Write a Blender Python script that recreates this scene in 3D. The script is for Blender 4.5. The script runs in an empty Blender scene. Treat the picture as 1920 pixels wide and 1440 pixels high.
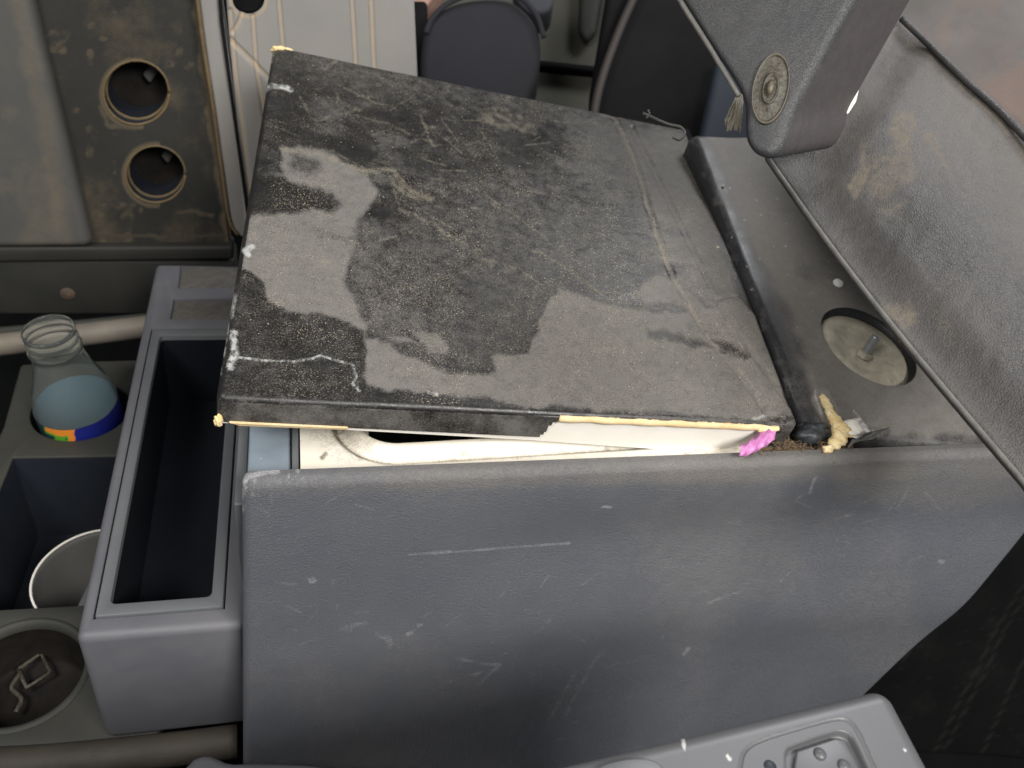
import bpy, bmesh, math, random
import numpy as np
from mathutils import Vector, Matrix
S = bpy.context.scene
COL = S.collection
random.seed(4); RNG = np.random.default_rng(7)

# ------------------------------------------------------------------ camera
F = 1600.0; CX, CY = 960.0, 720.0          # calibration of the photograph (1920 x 1440)
M = np.array([[0.97052, -0.19790, 0.13757], [-0.01985, -0.63447, -0.77269], [0.24020, 0.74718, -0.61969]])
CAM = np.array([0.03572, -0.36845, 0.37644])
cam = bpy.data.cameras.new('camera'); co = bpy.data.objects.new('camera', cam); COL.objects.link(co)
cam.sensor_width = 36; cam.lens = F / 1920 * 36; cam.clip_start = 0.01; cam.clip_end = 60
mw = Matrix([[M[0][i], -M[1][i], -M[2][i], CAM[i]] for i in range(3)] + [[0, 0, 0, 1]])
co.matrix_world = mw
cam.dof.use_dof = True; cam.dof.focus_distance = 0.54; cam.dof.aperture_fstop = 11
S.camera = co

# ------------------------------------------------------------------ light
W = bpy.data.worlds.new('World'); S.world = W; W.use_nodes = True
bg = W.node_tree.nodes['Background']; bg.inputs[0].default_value = (0.90, 0.95, 1.0, 1); bg.inputs[1].default_value = 0.13
def area(name, loc, target, sx, sy, power, col):
    l = bpy.data.lights.new(name, 'AREA'); l.shape = 'RECTANGLE'; l.size = sx; l.size_y = sy; l.energy = power; l.color = col
    o = bpy.data.objects.new(name, l); COL.objects.link(o); o.location = loc
    d = Vector(target) - Vector(loc); o.rotation_euler = d.to_track_quat('-Z', 'Y').to_euler()
    return o
area('windscreen_light', (-0.72, -0.50, 1.15), (0.2, 0.15, 0), 0.6, 0.45, 15, (1.0, 0.96, 0.91))
area('side_window_light', (0.55, -1.10, 1.10), (0.25, 0.1, 0), 0.7, 0.40, 36, (1.0, 0.97, 0.93))
area('far_window_light', (1.05, 0.75, 1.2), (0.35, 0.15, 0), 0.6, 0.4, 13, (0.97, 0.98, 1.0))
S.view_settings.view_transform = 'Standard'; S.view_settings.look = 'None'
S.view_settings.exposure = 0.07; S.view_settings.gamma = 1

# ------------------------------------------------------------------ measuring helpers
def ray(x, y): return M.T @ np.array([(x - CX) / F, (y - CY) / F, 1.0])
def PZ(x, y, z): r = ray(x, y); return CAM + r * ((z - CAM[2]) / r[2])
def PY(x, y, Y): r = ray(x, y); return CAM + r * ((Y - CAM[1]) / r[1])
def PX(x, y, X): r = ray(x, y); return CAM + r * ((X - CAM[0]) / r[0])
def PD(x, y, d): return CAM + ray(x, y) * d
def PL(x, y, p0, n): r = ray(x, y); return CAM + r * (np.dot(n, p0 - CAM) / np.dot(n, r))
def proj(V):
    q = (V - CAM) @ M.T; return np.stack([CX + F * q[:, 0] / q[:, 2], CY + F * q[:, 1] / q[:, 2]], 1)
def unit(v): v = np.array(v, float); return v / np.linalg.norm(v)
def z_zoom(ox, oy, s): return lambda pts: [(ox + a / s, oy + b / s) for a, b in pts]

def vnoise(p, scale, seed=0, octaves=3):
    """value noise for an (n,2) array, about -1..1"""
    out = np.zeros(len(p)); amp = 1.0; tot = 0
    for o in range(octaves):
        r = np.random.default_rng(seed * 31 + o); g = r.uniform(-1, 1, (128, 128))
        q = p / scale * (2 ** o); i = np.floor(q).astype(int); f = q - i; f = f * f * (3 - 2 * f)
        a = g[i[:, 0] % 128, i[:, 1] % 128]; b = g[(i[:, 0] + 1) % 128, i[:, 1] % 128]
        c = g[i[:, 0] % 128, (i[:, 1] + 1) % 128]; d = g[(i[:, 0] + 1) % 128, (i[:, 1] + 1) % 128]
        out += amp * ((a * (1 - f[:, 0]) + b * f[:, 0]) * (1 - f[:, 1]) + (c * (1 - f[:, 0]) + d * f[:, 0]) * f[:, 1])
        tot += amp; amp *= .5
    return out / tot
def segdist(p, pts, closed=False):
    pts = [np.array(q, float) for q in pts]; n = len(pts); D = np.full(len(p), 1e9)
    for i in range(n if closed else n - 1):
        a, b = pts[i], pts[(i + 1) % n]; ab = b - a
        t = np.clip(((p - a) @ ab) / (ab @ ab + 1e-9), 0, 1)
        D = np.minimum(D, np.hypot(*(p - (a + t[:, None] * ab)).T))
    return D
def inpoly(p, pts):
    ins = np.zeros(len(p), bool); n = len(pts)
    for i in range(n):
        x1, y1 = pts[i]; x2, y2 = pts[(i + 1) % n]
        c = (y1 > p[:, 1]) != (y2 > p[:, 1])
        with np.errstate(divide='ignore', invalid='ignore'):
            ins ^= c & (p[:, 0] < (x2 - x1) * (p[:, 1] - y1) / (y2 - y1 + 1e-12) + x1)
    return ins
def sstep(x, a, b): t = np.clip((x - a) / (b - a), 0, 1); return t * t * (3 - 2 * t)
def polymask(p, pts, soft=6):
    d = segdist(p, pts, True); s = np.where(inpoly(p, pts), d, -d); return sstep(s, -soft, soft)
def strokemask(p, pts, w, soft=None):
    soft = soft or w; return 1 - sstep(segdist(p, pts), w * .5, w * .5 + soft)

# ------------------------------------------------------------------ object helpers
def thing(name, label, cat, loc, group=None):
    o = bpy.data.objects.new(name, None); COL.objects.link(o); o.location = Vector(loc); o.empty_display_size = 0.03
    o['label'] = label; o['category'] = cat
    if group: o['group'] = group
    return o
def root_loc(o):
    v = Vector((0, 0, 0))
    while o: v += o.location; o = o.parent
    return v
def link(name, me, m, parent=None, label=None, smooth=True, angle=None):
    o = bpy.data.objects.new(name, me); COL.objects.link(o)
    if parent:
        me.transform(Matrix.Translation(-root_loc(parent))); o.parent = parent
    me.materials.clear(); me.materials.append(m)
    if smooth:
        me.polygons.foreach_set('use_smooth', [True] * len(me.polygons))
        if angle: 
            me.set_sharp_from_angle(angle=math.radians(angle))
    if label: o['label'] = label
    return o
def tag(o, label=None, cat=None, group=None, kind=None):
    if label: o['label'] = label
    if cat: o['category'] = cat
    if group: o['group'] = group
    if kind: o['kind'] = kind
    return o
def mesh(name, V, Fc):
    me = bpy.data.meshes.new(name); me.from_pydata([tuple(map(float, v)) for v in V], [], [tuple(map(int, f)) for f in Fc]); me.update(); return me
def bm_mesh(name, bm):
    bmesh.ops.recalc_face_normals(bm, faces=bm.faces); me = bpy.data.meshes.new(name); bm.to_mesh(me); bm.free(); return me
def attr(me, name, vals):
    a = me.attributes.new(name, 'FLOAT', 'POINT'); a.data.foreach_set('value', np.ascontiguousarray(vals, np.float32))
def evald(o):
    dg = bpy.context.evaluated_depsgraph_get(); dg.update()
    me = bpy.data.meshes.new_from_object(o.evaluated_get(dg)); return me
def prism_bm(poly, vec, bm=None):
    bm = bm or bmesh.new(); vec = Vector(vec)
    a = [bm.verts.new(Vector(p)) for p in poly]; b = [bm.verts.new(Vector(p) + vec) for p in poly]; n = len(poly)
    bm.faces.new(a); bm.faces.new(b[::-1])
    for i in range(n): bm.faces.new((a[i], a[(i + 1) % n], b[(i + 1) % n], b[i]))
    bmesh.ops.recalc_face_normals(bm, faces=bm.faces)
    return bm
def solid(poly, vec, bevel=0, seg=3, cuts=(), sub=0):
    """extruded outline, rounded edges, openings cut out -> mesh"""
    me = bm_mesh('t', prism_bm(poly, vec)); o = bpy.data.objects.new('t', me); COL.objects.link(o)
    cs = []
    if bevel:
        b = o.modifiers.new('b', 'BEVEL'); b.width = bevel; b.segments = seg; b.limit_method = 'ANGLE'; b.angle_limit = math.radians(30)
    for c in cuts:
        co_ = bpy.data.objects.new('c', c); COL.objects.link(co_); cs.append(co_)
        m = o.modifiers.new('c', 'BOOLEAN'); m.operation = 'DIFFERENCE'; m.object = co_; m.solver = 'EXACT'
    if cuts:
        b = o.modifiers.new('b2', 'BEVEL'); b.width = 0.0012; b.segments = 2; b.limit_method = 'ANGLE'; b.angle_limit = math.radians(50)
    out = evald(o)
    for q in cs + [o]: bpy.data.objects.remove(q)
    return out
def rect(x0, y0, x1, y1, z): return [(x0, y0, z), (x1, y0, z), (x1, y1, z), (x0, y1, z)]
def rrect(x0, y0, x1, y1, z, r, n=6):
    o = []
    for cx, cy, a0 in ((x1 - r, y1 - r, 0), (x0 + r, y1 - r, 90), (x0 + r, y0 + r, 180), (x1 - r, y0 + r, 270)):
        for k in range(n + 1):
            a = math.radians(a0 + 90 * k / n); o.append((cx + r * math.cos(a), cy + r * math.sin(a), z))
    return o
def circ(c, r, n=48, a=(1, 0, 0), b=(0, 1, 0), rb=None):
    c, a, b = map(lambda q: np.array(q, float), (c, a, b)); rb = rb or r
    return [c + a * r * math.cos(2 * math.pi * k / n) + b * rb * math.sin(2 * math.pi * k / n) for k in range(n)]
def catmull(pts, n=8):
    P = [np.array(p, float) for p in pts]; P = [2 * P[0] - P[1]] + P + [2 * P[-1] - P[-2]]; out = []
    for i in range(1, len(P) - 2):
        for k in range(n):
            t = k / n; out.append(.5 * (2 * P[i] + (P[i + 1] - P[i - 1]) * t + (2 * P[i - 1] - 5 * P[i] + 4 * P[i + 1] - P[i + 2]) * t * t + (3 * P[i] - P[i - 1] - 3 * P[i + 1] + P[i + 2]) * t ** 3))
    out.append(P[-2]); return out
def tube(pts, r, n=8, jit=0, spline=True):
    P = catmull(pts) if spline and len(pts) > 2 else [np.array(p, float) for p in pts]
    V = []; Fc = []; up = np.array([0.1, 0.3, 1.0])
    rr = r if callable(r) else (lambda t: r)
    for i, p in enumerate(P):
        d = unit(P[min(i + 1, len(P) - 1)] - P[max(i - 1, 0)]); a = unit(np.cross(d, up)); b = np.cross(d, a); R = rr(i / (len(P) - 1))
        for k in range(n):
            t = 2 * math.pi * k / n; V.append(p + (a * math.cos(t) + b * math.sin(t)) * R * (1 + jit * RNG.uniform(-1, 1)))
    for i in range(len(P) - 1):
        for k in range(n): Fc.append((i * n + k, i * n + (k + 1) % n, (i + 1) * n + (k + 1) % n, (i + 1) * n + k))
    Fc.append(tuple(range(n))[::-1]); Fc.append(tuple((len(P) - 1) * n + k for k in range(n)))
    return mesh('t', V, Fc)
def lathe(c, axis, prof, n=64, ref=(1, 0, 0)):
    ax = unit(axis); a = unit(np.cross(ax, np.cross(ref, ax))); b = np.cross(ax, a); V = []; Fc = []
    for r, h in prof:
        for k in range(n):
            t = 2 * math.pi * k / n; V.append(np.array(c) + ax * h + (a * math.cos(t) + b * math.sin(t)) * r)
    for i in range(len(prof) - 1):
        for k in range(n): Fc.append((i * n + k, i * n + (k + 1) % n, (i + 1) * n + (k + 1) % n, (i + 1) * n + k))
    return mesh('t', V, Fc)
def join_mesh(ms):
    bm = bmesh.new()
    for m in ms: bm.from_mesh(m)
    me = bpy.data.meshes.new('j'); bm.to_mesh(me); bm.free(); return me

class RG:
    """cushion-edged slab: dense grid over a quad, edges rolling over radius rho and dropping L in all"""
    def __init__(s, quad, up, rho, L, nu, nv, m=14, holes=(), disp=None):
        q = [np.array(p, float) for p in quad]; up = unit(up)
        Wd = (np.linalg.norm(q[1] - q[0]) + np.linalg.norm(q[2] - q[3])) / 2; Dp = (np.linalg.norm(q[3] - q[0]) + np.linalg.norm(q[2] - q[1])) / 2
        L_ = max(L, rho * math.pi / 2 + 1e-6)
        arcs = np.concatenate([np.linspace(0, rho * math.pi / 2, m + 1)[1:], np.linspace(rho * math.pi / 2, L_ + rho * (math.pi / 2 - 1), max(4, m // 2))[1:]])
        su = np.concatenate([-arcs[::-1], np.linspace(0, Wd - 2 * rho, nu), Wd - 2 * rho + arcs])
        sv = np.concatenate([-arcs[::-1], np.linspace(0, Dp - 2 * rho, nv), Dp - 2 * rho + arcs])
        U, V = np.meshgrid(su, sv, indexing='ij'); U = U.ravel(); V = V.ravel()
        uc = np.clip(U, 0, Wd - 2 * rho); vc = np.clip(V, 0, Dp - 2 * rho); du = U - uc; dv = V - vc
        r = np.maximum(abs(du), abs(dv)); nrm = np.hypot(du, dv); nrm[nrm == 0] = 1; ex = du / nrm; ey = dv / nrm
        th = np.minimum(r / rho, math.pi / 2); hor = rho * np.sin(th); dn = rho * (1 - np.cos(th)) + np.maximum(r - rho * math.pi / 2, 0)
        fu = (uc + rho) / Wd; fv = (vc + rho) / Dp
        base = ((1 - fu) * (1 - fv))[:, None] * q[0] + (fu * (1 - fv))[:, None] * q[1] + (fu * fv)[:, None] * q[2] + ((1 - fu) * fv)[:, None] * q[3]
        eu = unit(q[1] - q[0]); ev = unit(np.cross(up, eu))
        if np.dot(ev, q[3] - q[0]) < 0: ev = -ev
        P = base + eu * (ex * hor)[:, None] + ev * (ey * hor)[:, None] - up * dn[:, None]
        s.U, s.V, s.side, s.du, s.dv, s.dn = U, V, r, du, dv, dn
        s.Wd, s.Dp, s.rho, s.up, s.eu, s.ev, s.q = Wd, Dp, rho, up, eu, ev, q
        NU, NV = len(su), len(sv); I = np.arange(NU * NV).reshape(NU, NV)
        Fc = np.stack([I[:-1, :-1].ravel(), I[1:, :-1].ravel(), I[1:, 1:].ravel(), I[:-1, 1:].ravel()], 1)
        if np.dot(np.cross(eu, ev), up) < 0: Fc = Fc[:, ::-1]
        for (c, a, b) in holes:
            c = np.array(c); a = np.array(a); b = np.array(b)
            d = P - c; A = np.stack([a, b], 1); co_ = d @ np.linalg.pinv(A).T
            e = np.hypot(co_[:, 0], co_[:, 1])
            e = np.where(r > 0, np.maximum(e, 1.001), e)
            kill = (e[Fc] < 1).all(1); Fc = Fc[~kill]
            ins = e < 1; sc = np.where(ins & (e > .3), 1 / np.maximum(e, 1e-6), 1.0)
            P = np.where(ins[:, None], c + (co_ * sc[:, None]) @ A.T, P)
        s.P = P; s.F = Fc; s.px = proj(P)
        if disp is not None: s.P = s.P + disp(s)
    def mesh(s, keep=None):
        Fc = s.F if keep is None else s.F[keep[s.F].all(1)]
        me = bpy.data.meshes.new('g'); me.from_pydata(s.P.tolist(), [], Fc.tolist()); me.update(); return me

# ------------------------------------------------------------------ materials
def mat(name, col, rough=.6, col2=None, nscale=30, namt=.5, bump=0, bscale=500, bump2=0, b2scale=60, attrs=(), spec=.5,
        speck=None, speckscale=1500, speckattr=None, metal=0, vor=False, rough2=None, coat=0, trans=0, detail=6):
    """attrs: (attribute, colour, roughness, noise-break amount)"""
    m = bpy.data.materials.new(name); m.use_nodes = True; nt = m.node_tree; N = nt.nodes; Lk = nt.links
    b = N['Principled BSDF']; b.inputs['Specular IOR Level'].default_value = spec; b.inputs['Metallic'].default_value = metal
    b.inputs['Coat Weight'].default_value = coat; b.inputs['Transmission Weight'].default_value = trans
    tc = N.new('ShaderNodeTexCoord')
    def noise(sc, det=detail, dist=0, rg=.6):
        n = N.new('ShaderNodeTexNoise'); n.inputs['Scale'].default_value = sc; n.inputs['Detail'].default_value = det
        n.inputs['Roughness'].default_value = rg; n.inputs['Distortion'].default_value = dist; Lk.new(tc.outputs['Object'], n.inputs['Vector']); return n.outputs['Fac']
    def mr(x, a, c, lo=0, hi=1):
        n = N.new('ShaderNodeMapRange'); n.inputs[1].default_value = a; n.inputs[2].default_value = c; n.inputs[3].default_value = lo; n.inputs[4].default_value = hi
        Lk.new(x, n.inputs[0]); return n.outputs[0]
    def mth(op, x, y):
        n = N.new('ShaderNodeMath'); n.operation = op
        for i, v in enumerate((x, y)):
            if isinstance(v, (int, float)): n.inputs[i].default_value = v
            else: Lk.new(v, n.inputs[i])
        return n.outputs[0]
    def mix(f, a, c):
        n = N.new('ShaderNodeMix'); n.data_type = 'RGBA'; Lk.new(f, n.inputs[0])
        for i, v in ((6, a), (7, c)):
            if isinstance(v, tuple): n.inputs[i].default_value = (*v[:3], 1)
            else: Lk.new(v, n.inputs[i])
        return n.outputs[2]
    def mixf(f, a, c):
        n = N.new('ShaderNodeMix'); Lk.new(f, n.inputs[0])
        for i, v in ((2, a), (3, c)):
            if isinstance(v, (int, float)): n.inputs[i].default_value = v
            else: Lk.new(v, n.inputs[i])
        return n.outputs[0]
    c = tuple(col); rg = rough
    if col2 is not None:
        f = mr(noise(nscale, dist=.4), .5 - .32 * (1.2 - namt), .5 + .32 * (1.2 - namt)); c = mix(f, c, tuple(col2)); rg = mixf(f, rg, rough2 if rough2 is not None else rough)
    if attrs:
        fine = noise(900, 4); mid = noise(120, 5)
    for (an, ac, ar, br) in attrs:
        a = N.new('ShaderNodeAttribute'); a.attribute_name = an
        nz = mth('ADD', mth('MULTIPLY', mth('SUBTRACT', fine, .5), br * 1.6), mth('MULTIPLY', mth('SUBTRACT', mid, .5), br * .9))
        raw = a.outputs['Fac']
        f = mth('MULTIPLY', mr(mth('ADD', raw, nz), 0.0, 1.0), mr(raw, 0, .04))
        c = mix(f, c, tuple(ac)); rg = mixf(f, rg, ar)
    if speck:
        f = mr(noise(speckscale, 2, rg=.5), speck[1], speck[1] + .06); 
        f = mth('MULTIPLY', f, mr(noise(35, 4), .35, .62))
        if speckattr:
            a = N.new('ShaderNodeAttribute'); a.attribute_name = speckattr; f = mth('MULTIPLY', f, a.outputs['Fac'])
        c = mix(f, c, speck[0])
    if isinstance(c, tuple): b.inputs['Base Color'].default_value = (*c, 1)
    else: Lk.new(c, b.inputs['Base Color'])
    if isinstance(rg, (int, float)): b.inputs['Roughness'].default_value = rg
    else: Lk.new(rg, b.inputs['Roughness'])
    prev = None
    for amt, sc, vv in ((bump, bscale, vor), (bump2, b2scale, False)):
        if not amt: continue
        if vv:
            v = N.new('ShaderNodeTexVoronoi'); v.feature = 'DISTANCE_TO_EDGE'; v.inputs['Scale'].default_value = sc
            w = N.new('ShaderNodeVectorMath'); w.operation = 'ADD'; nn = N.new('ShaderNodeTexNoise'); nn.inputs['Scale'].default_value = sc * .6
            Lk.new(tc.outputs['Object'], nn.inputs['Vector']); s_ = N.new('ShaderNodeVectorMath'); s_.operation = 'SCALE'; s_.inputs['Scale'].default_value = 1.6 / sc
            Lk.new(nn.outputs['Color'], s_.inputs[0]); Lk.new(tc.outputs['Object'], w.inputs[0]); Lk.new(s_.outputs[0], w.inputs[1]); Lk.new(w.outputs[0], v.inputs['Vector'])
            h = mth('ADD', mr(v.outputs['Distance'], 0, .28), noise(sc * .7, 3))
        else: h = noise(sc, 3, rg=.5)
        bn = N.new('ShaderNodeBump'); bn.inputs['Strength'].default_value = min(1, amt); bn.inputs['Distance'].default_value = .35 / sc
        Lk.new(h, bn.inputs['Height'])
        if prev: Lk.new(prev, bn.inputs['Normal'])
        prev = bn.outputs[0]
    if prev: Lk.new(prev, b.inputs['Normal'])
    return m

TAN = (.30, .21, .12)
M_panel = mat('textured_grey_plastic', (0.088, 0.0945, 0.1113), .52, (0.108, 0.114, 0.1281), 14, .5, bump=.75, bscale=750, vor=True, bump2=.05, b2scale=30,
              attrs=(('dust_or_light', (.20, .185, .165), .8, .5), ('scuff_or_glint', (.40, .40, .41), .7, .7)), rough2=.6, speck=((.26, .26, .26), .74), speckscale=900)
M_box = mat('grey_tray_plastic', (0.0945, 0.099, 0.1153), .5, (0.1215, 0.1215, 0.1323), 25, .5, bump=.3, bscale=1100, speck=((0.234, 0.225, 0.2268), .72), speckscale=900, rough2=.62)
M_slot = mat('dirty_slot_pad', (.10, .095, .085), .8, (.06, .055, .05), 120, .6)
M_tray = mat('smoother_grey_plastic', (.10, .108, .118), .45, (.12, .125, .13), 30, .5, bump=.25, bscale=1300)
M_dark_in = mat('dark_plastic_or_shade', (.012, .016, .024), .5, (.018, .022, .03), 22, .5, bump=.2, bscale=700)
M_blue = mat('pale_blue_trim', (.16, .20, .24), .4, (.20, .235, .27), 45, .5, bump=.15, bscale=600, speck=((.7, .75, .78), .70), speckscale=260)
M_white = mat('dirty_white_plastic', (.78, .75, .68), .45, (.70, .65, .54), 60, .45, attrs=(('dirt', (.10, .075, .045), .9, .9),), speck=((.25, .18, .1), .72), speckscale=380)
M_lid = mat('black_dusty_vinyl', (.009, .0082, .008), .27, (.015, .0145, .0145), 60, .6, bump=.25, bscale=900, bump2=.12, b2scale=90,
            attrs=(('dust_or_light', (.135, .127, .117), .85, 1.1), ('tan', (.20, .175, .13), .9, 1.2), ('scuff_or_glint', (.42, .43, .42), .7, .8)), speck=((.34, .29, .21),   .60), speckscale=1150, speckattr='grit', rough2=.5, spec=.4)
M_board = mat('bare_white_board', (.86, .83, .78), .6, (.80, .76, .68), 50, .3)
M_foam = mat('tan_foam', (.64, .45, .23), .85, (.72, .58, .36), 90, .5, bump=.5, bscale=500)
M_foam2 = mat('yellow_foam', (.66, .45, .16), .85, (.80, .70, .45), 130, .5, bump=.8, bscale=420)
M_block = mat('black_dusty_cover', (0.01265, 0.01392, 0.01645), .4, (0.02277, 0.02277, 0.0253), 40, .5, bump=.25, bscale=900,
              attrs=(('dust_or_light', (.20, .187, .17), .85, .6), ('scuff_or_glint', (.5, .5, .5), .7, .8)), speck=((.40, .35, .27), .69), speckscale=1000)
M_disc = mat('dusty_metal_disc', (0.435, 0.406, 0.319), .55, (0.2465, 0.2248, 0.174), 90, .5, bump=.5, bscale=180, spec=.5)
M_zinc = mat('zinc_bolt', (.55, .57, .60), .35, (.42, .44, .46), 200, .5, metal=.8)
M_vinyl = mat('grey_brown_vinyl', (0.03324, 0.03324, 0.03468), .42, (0.04768, 0.04479, 0.04335), 16, .5, bump=.42, bscale=620, vor=True, bump2=.2, b2scale=45,
              attrs=(('dust_or_light', (.118, .108, .100), .8, .5), ('tan', (.135, .115, .09), .9, 1.3)), rough2=.55)
M_arm = mat('dark_armrest_vinyl', (0.0204, 0.02244, 0.02516), .48, (0.02924, 0.02924, 0.0306), 18, .5, bump=.30, bscale=850, vor=True, bump2=.2, b2scale=60,
            attrs=(('dust_or_light', (.115, .10, .10), .7, .4),))
M_pipe = mat('worn_piping', (.13, .125, .11), .6, (.07, .07, .072), 90, .5, bump=.5, bscale=500)
M_fabric = mat('seat_fabric', (0.08063, 0.07209, 0.06877), .9, (0.1091, 0.09963, 0.09486), 22, .5, bump=.6, bscale=900, attrs=(('tan', (0.1375, 0.09486, 0.07826), .9, .5), ('dust_or_light', (0.07589, 0.07114, 0.0664), .9, .5)))
M_bronze = mat('aged_brass', (0.03375, 0.0315, 0.024), .55, (0.0825, 0.0735, 0.0525), 420, .8, bump=1, bscale=320)
M_ringb = mat('worn_ring', (.13, .105, .07), .5, (.07, .065, .05), 200)
M_cupc = mat('dusty_green_grey_plastic', (0.02979, 0.0317, 0.0275), .7, (0.04201, 0.04124, 0.03513), 35, .5, bump=.3, bscale=900, speck=((0.1146, 0.1069, 0.08401), .7))
M_door = mat('dirty_dark_door_panel', (0.0153, 0.01665, 0.01575), .6, (0.0297, 0.0279, 0.0234), 11, .5, bump=.3, bscale=500, attrs=(('tan', (0.117, 0.09, 0.054), .9, .7),), speck=((0.135, 0.117, 0.09), .71), speckscale=500, rough2=.75)
M_door2 = mat('pale_dirty_panel', (0.07031, 0.07365, 0.07365), .65, (0.09375, 0.09039, 0.08035), 14, .6, bump=.2, bscale=500, attrs=(('tan', (0.1473, 0.1239, 0.09039), .9, .7),))
M_ribbed = mat('light_grey_ribbed_panel', (0.2295, 0.2238, 0.218), .6, (0.2869, 0.2731, 0.2547), 10, .5, attrs=(('tan', (0.459, 0.3443, 0.218), .9, .3),))
M_tanedge = mat('rusty_tan_edging', (0.162, 0.117, 0.0585), .85, (0.108, 0.0765, 0.0405), 60, .5, bump=.5, bscale=300)
M_black = mat('near_black_trim', (.004, .004, .005), .8, (.008, .008, .009), 15, .5, spec=.15)
M_navy = mat('navy_fabric', (0.014, 0.0147, 0.0196), .9, (0.0189, 0.0196, 0.0252), 12, .5, bump=.3, bscale=700)
M_navy_rim = mat('navy_trim', (.035, .037, .045), .8)
M_sill = mat('beige_sill', (0.24, 0.204, 0.162), .6, (0.156, 0.144, 0.126), 20, .6, bump=.2, bscale=300)
M_olive = mat('olive_far_panel', (0.077, 0.0756, 0.0595), .8, (0.098, 0.0945, 0.077), 9, .5)
M_well = mat('grimy_shaded_well', (0.006, 0.0054, 0.0048), .7, (0.0168, 0.0132, 0.0108), 45, .6, spec=.2)
M_ledge = mat('grimy_ledge', (0.03025, 0.0275, 0.0231), .7, (0.055, 0.04675, 0.03575), 30, .6, bump=.3, bscale=500)
M_hollow_shade = mat('near_black_hollow_shade', (.007, .0095, .014), .7, (.010, .012, .016), 25, .5, spec=.15)
M_rust = mat('rusty_fixing', (0.12, 0.078, 0.051), .8, (0.06, 0.048, 0.036), 150)
M_carpet = mat('dark_floor_carpet', (0.00455, 0.005005, 0.005232), .95, (0.007735, 0.007966, 0.007966), 20, .5, bump=.8, bscale=700, spec=.1, attrs=(('dust_or_light', (0.02275, 0.02275, 0.02162), .9, .6),))
M_ctrl = mat('light_grey_control_plastic', (0.08288, 0.08479, 0.09052), .42, (0.0924, 0.09367, 0.09877), 12, .4, bump=.15, bscale=1400, attrs=(('scuff_or_glint', (0.4781, 0.4781, 0.4718), .7, .1),))
M_ctrl2 = mat('control_bezel_plastic', (0.07331, 0.07523, 0.08096), .4, (0.08288, 0.08415, 0.08925), 20, .4, bump=.1, bscale=1400)
M_glass = mat('clear_bottle_glass', (.93, .97, .94), .03, trans=.965); M_glass.node_tree.nodes['Principled BSDF'].inputs['IOR'].default_value = 1.22
M_paper = mat('shaded_white_paper', (0.1478, 0.1443, 0.1373), .7, (0.1197, 0.1162, 0.1091), 40, .4)  # shade inside the cup is put into this paper colour
M_hinge = mat('scuffed_rubber', (.02, .022, .026), .5, (.05, .055, .06), 150, .6)
M_pink = mat('pink_plastic_scrap', (.42, .09, .32), .4, (.62, .30, .55), 160, .5, bump=.7, bscale=250)
M_fuzz = mat('brown_lint', (.14, .09, .05), .95, (.26, .19, .12), 260, .6)
M_film = mat('crumpled_clear_film', (.22, .21, .2), .3, (.07, .07, .07), 300, .5, bump=.9, bscale=200)
M_crumb = mat('sand_grains', (.42, .36, .27), .9, (.6, .55, .48), 400, .6)
M_bristle = mat('straw_bristles', (.36, .33, .26), .8)
def mat_label():
    m = bpy.data.materials.new('bottle_label_print'); m.use_nodes = True; nt = m.node_tree; N = nt.nodes; Lk = nt.links; b = N['Principled BSDF']
    a = N.new('ShaderNodeAttribute'); a.attribute_name = 'zone'
    r = N.new('ShaderNodeValToRGB'); r.color_ramp.interpolation = 'CONSTANT'; e = r.color_ramp.elements
    e[0].position = 0; e[0].color = (.012, .02, .22, 1); e[1].position = .3; e[1].color = (.85, .28, .03, 1)
    q = e.new(.5); q.color = (.10, .38, .03, 1); q = e.new(.7); q.color = (.02, .05, .06, 1)
    g = N.new('ShaderNodeNewGeometry'); mx = N.new('ShaderNodeMix'); mx.data_type = 'RGBA'
    Lk.new(a.outputs['Fac'], r.inputs[0]); Lk.new(g.outputs['Backfacing'], mx.inputs[0]); Lk.new(r.outputs[0], mx.inputs[6]); mx.inputs[7].default_value = (.26, .46, .68, 1)
    Lk.new(mx.outputs[2], b.inputs['Base Color']); b.inputs['Roughness'].default_value = .35; return m
M_label = mat_label()

# ------------------------------------------------------------------ structure: floor
floor = mesh('floor', rect(-2.5, -2.2, 3.2, 3.4, -.55), [(0, 1, 2, 3)])
tag(link('floor', floor, M_carpet, smooth=False), kind='structure')

# ================================================================== CENTRE CONSOLE
H = -0.1401                                  # top of the tray box
con = thing('centre_console', 'grey plastic centre console with a long open tray and textured side panel', 'console', (0.2, 0.1, -.55))
# side panel: dense cushion-edged sheet whose face looks at the camera
def panel_disp(s):
    x, y, z = s.P.T; y2 = -.0045 * np.exp(-((z + .135 + .05 * x) / .035) ** 2) * sstep(x, .12, .4)
    y2 = y2 + .0055 * np.exp(-((z + .07) / .035) ** 2) * sstep(x, .05, .25)
    o = np.zeros_like(s.P); o[:, 1] = y2; return o
pn = unit((0, -1, .12)); PP = lambda x, y: PL(x, y, np.zeros(3), pn)
e1, e2 = PP(1640, 1290), PP(1920, 1020); l1, l2 = PP(449, 905), PP(455, 1400)
def onl(a, b, z): return a + (b - a) * ((z - a[2]) / (b[2] - a[2]))
pq = [onl(l1, l2, -.50), onl(e1, e2, -.50), onl(e1, e2, -.0045), onl(l1, l2, .000)]
sp = RG(pq, pn, .0066, .0090, 560, 430, 12, disp=panel_disp)
pp = proj(sp.P); w = np.stack([vnoise(pp, 40, 3), vnoise(pp, 40, 4)], 1) * 6; q = pp + w
scuff_or_glint = np.zeros(len(pp))
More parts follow.
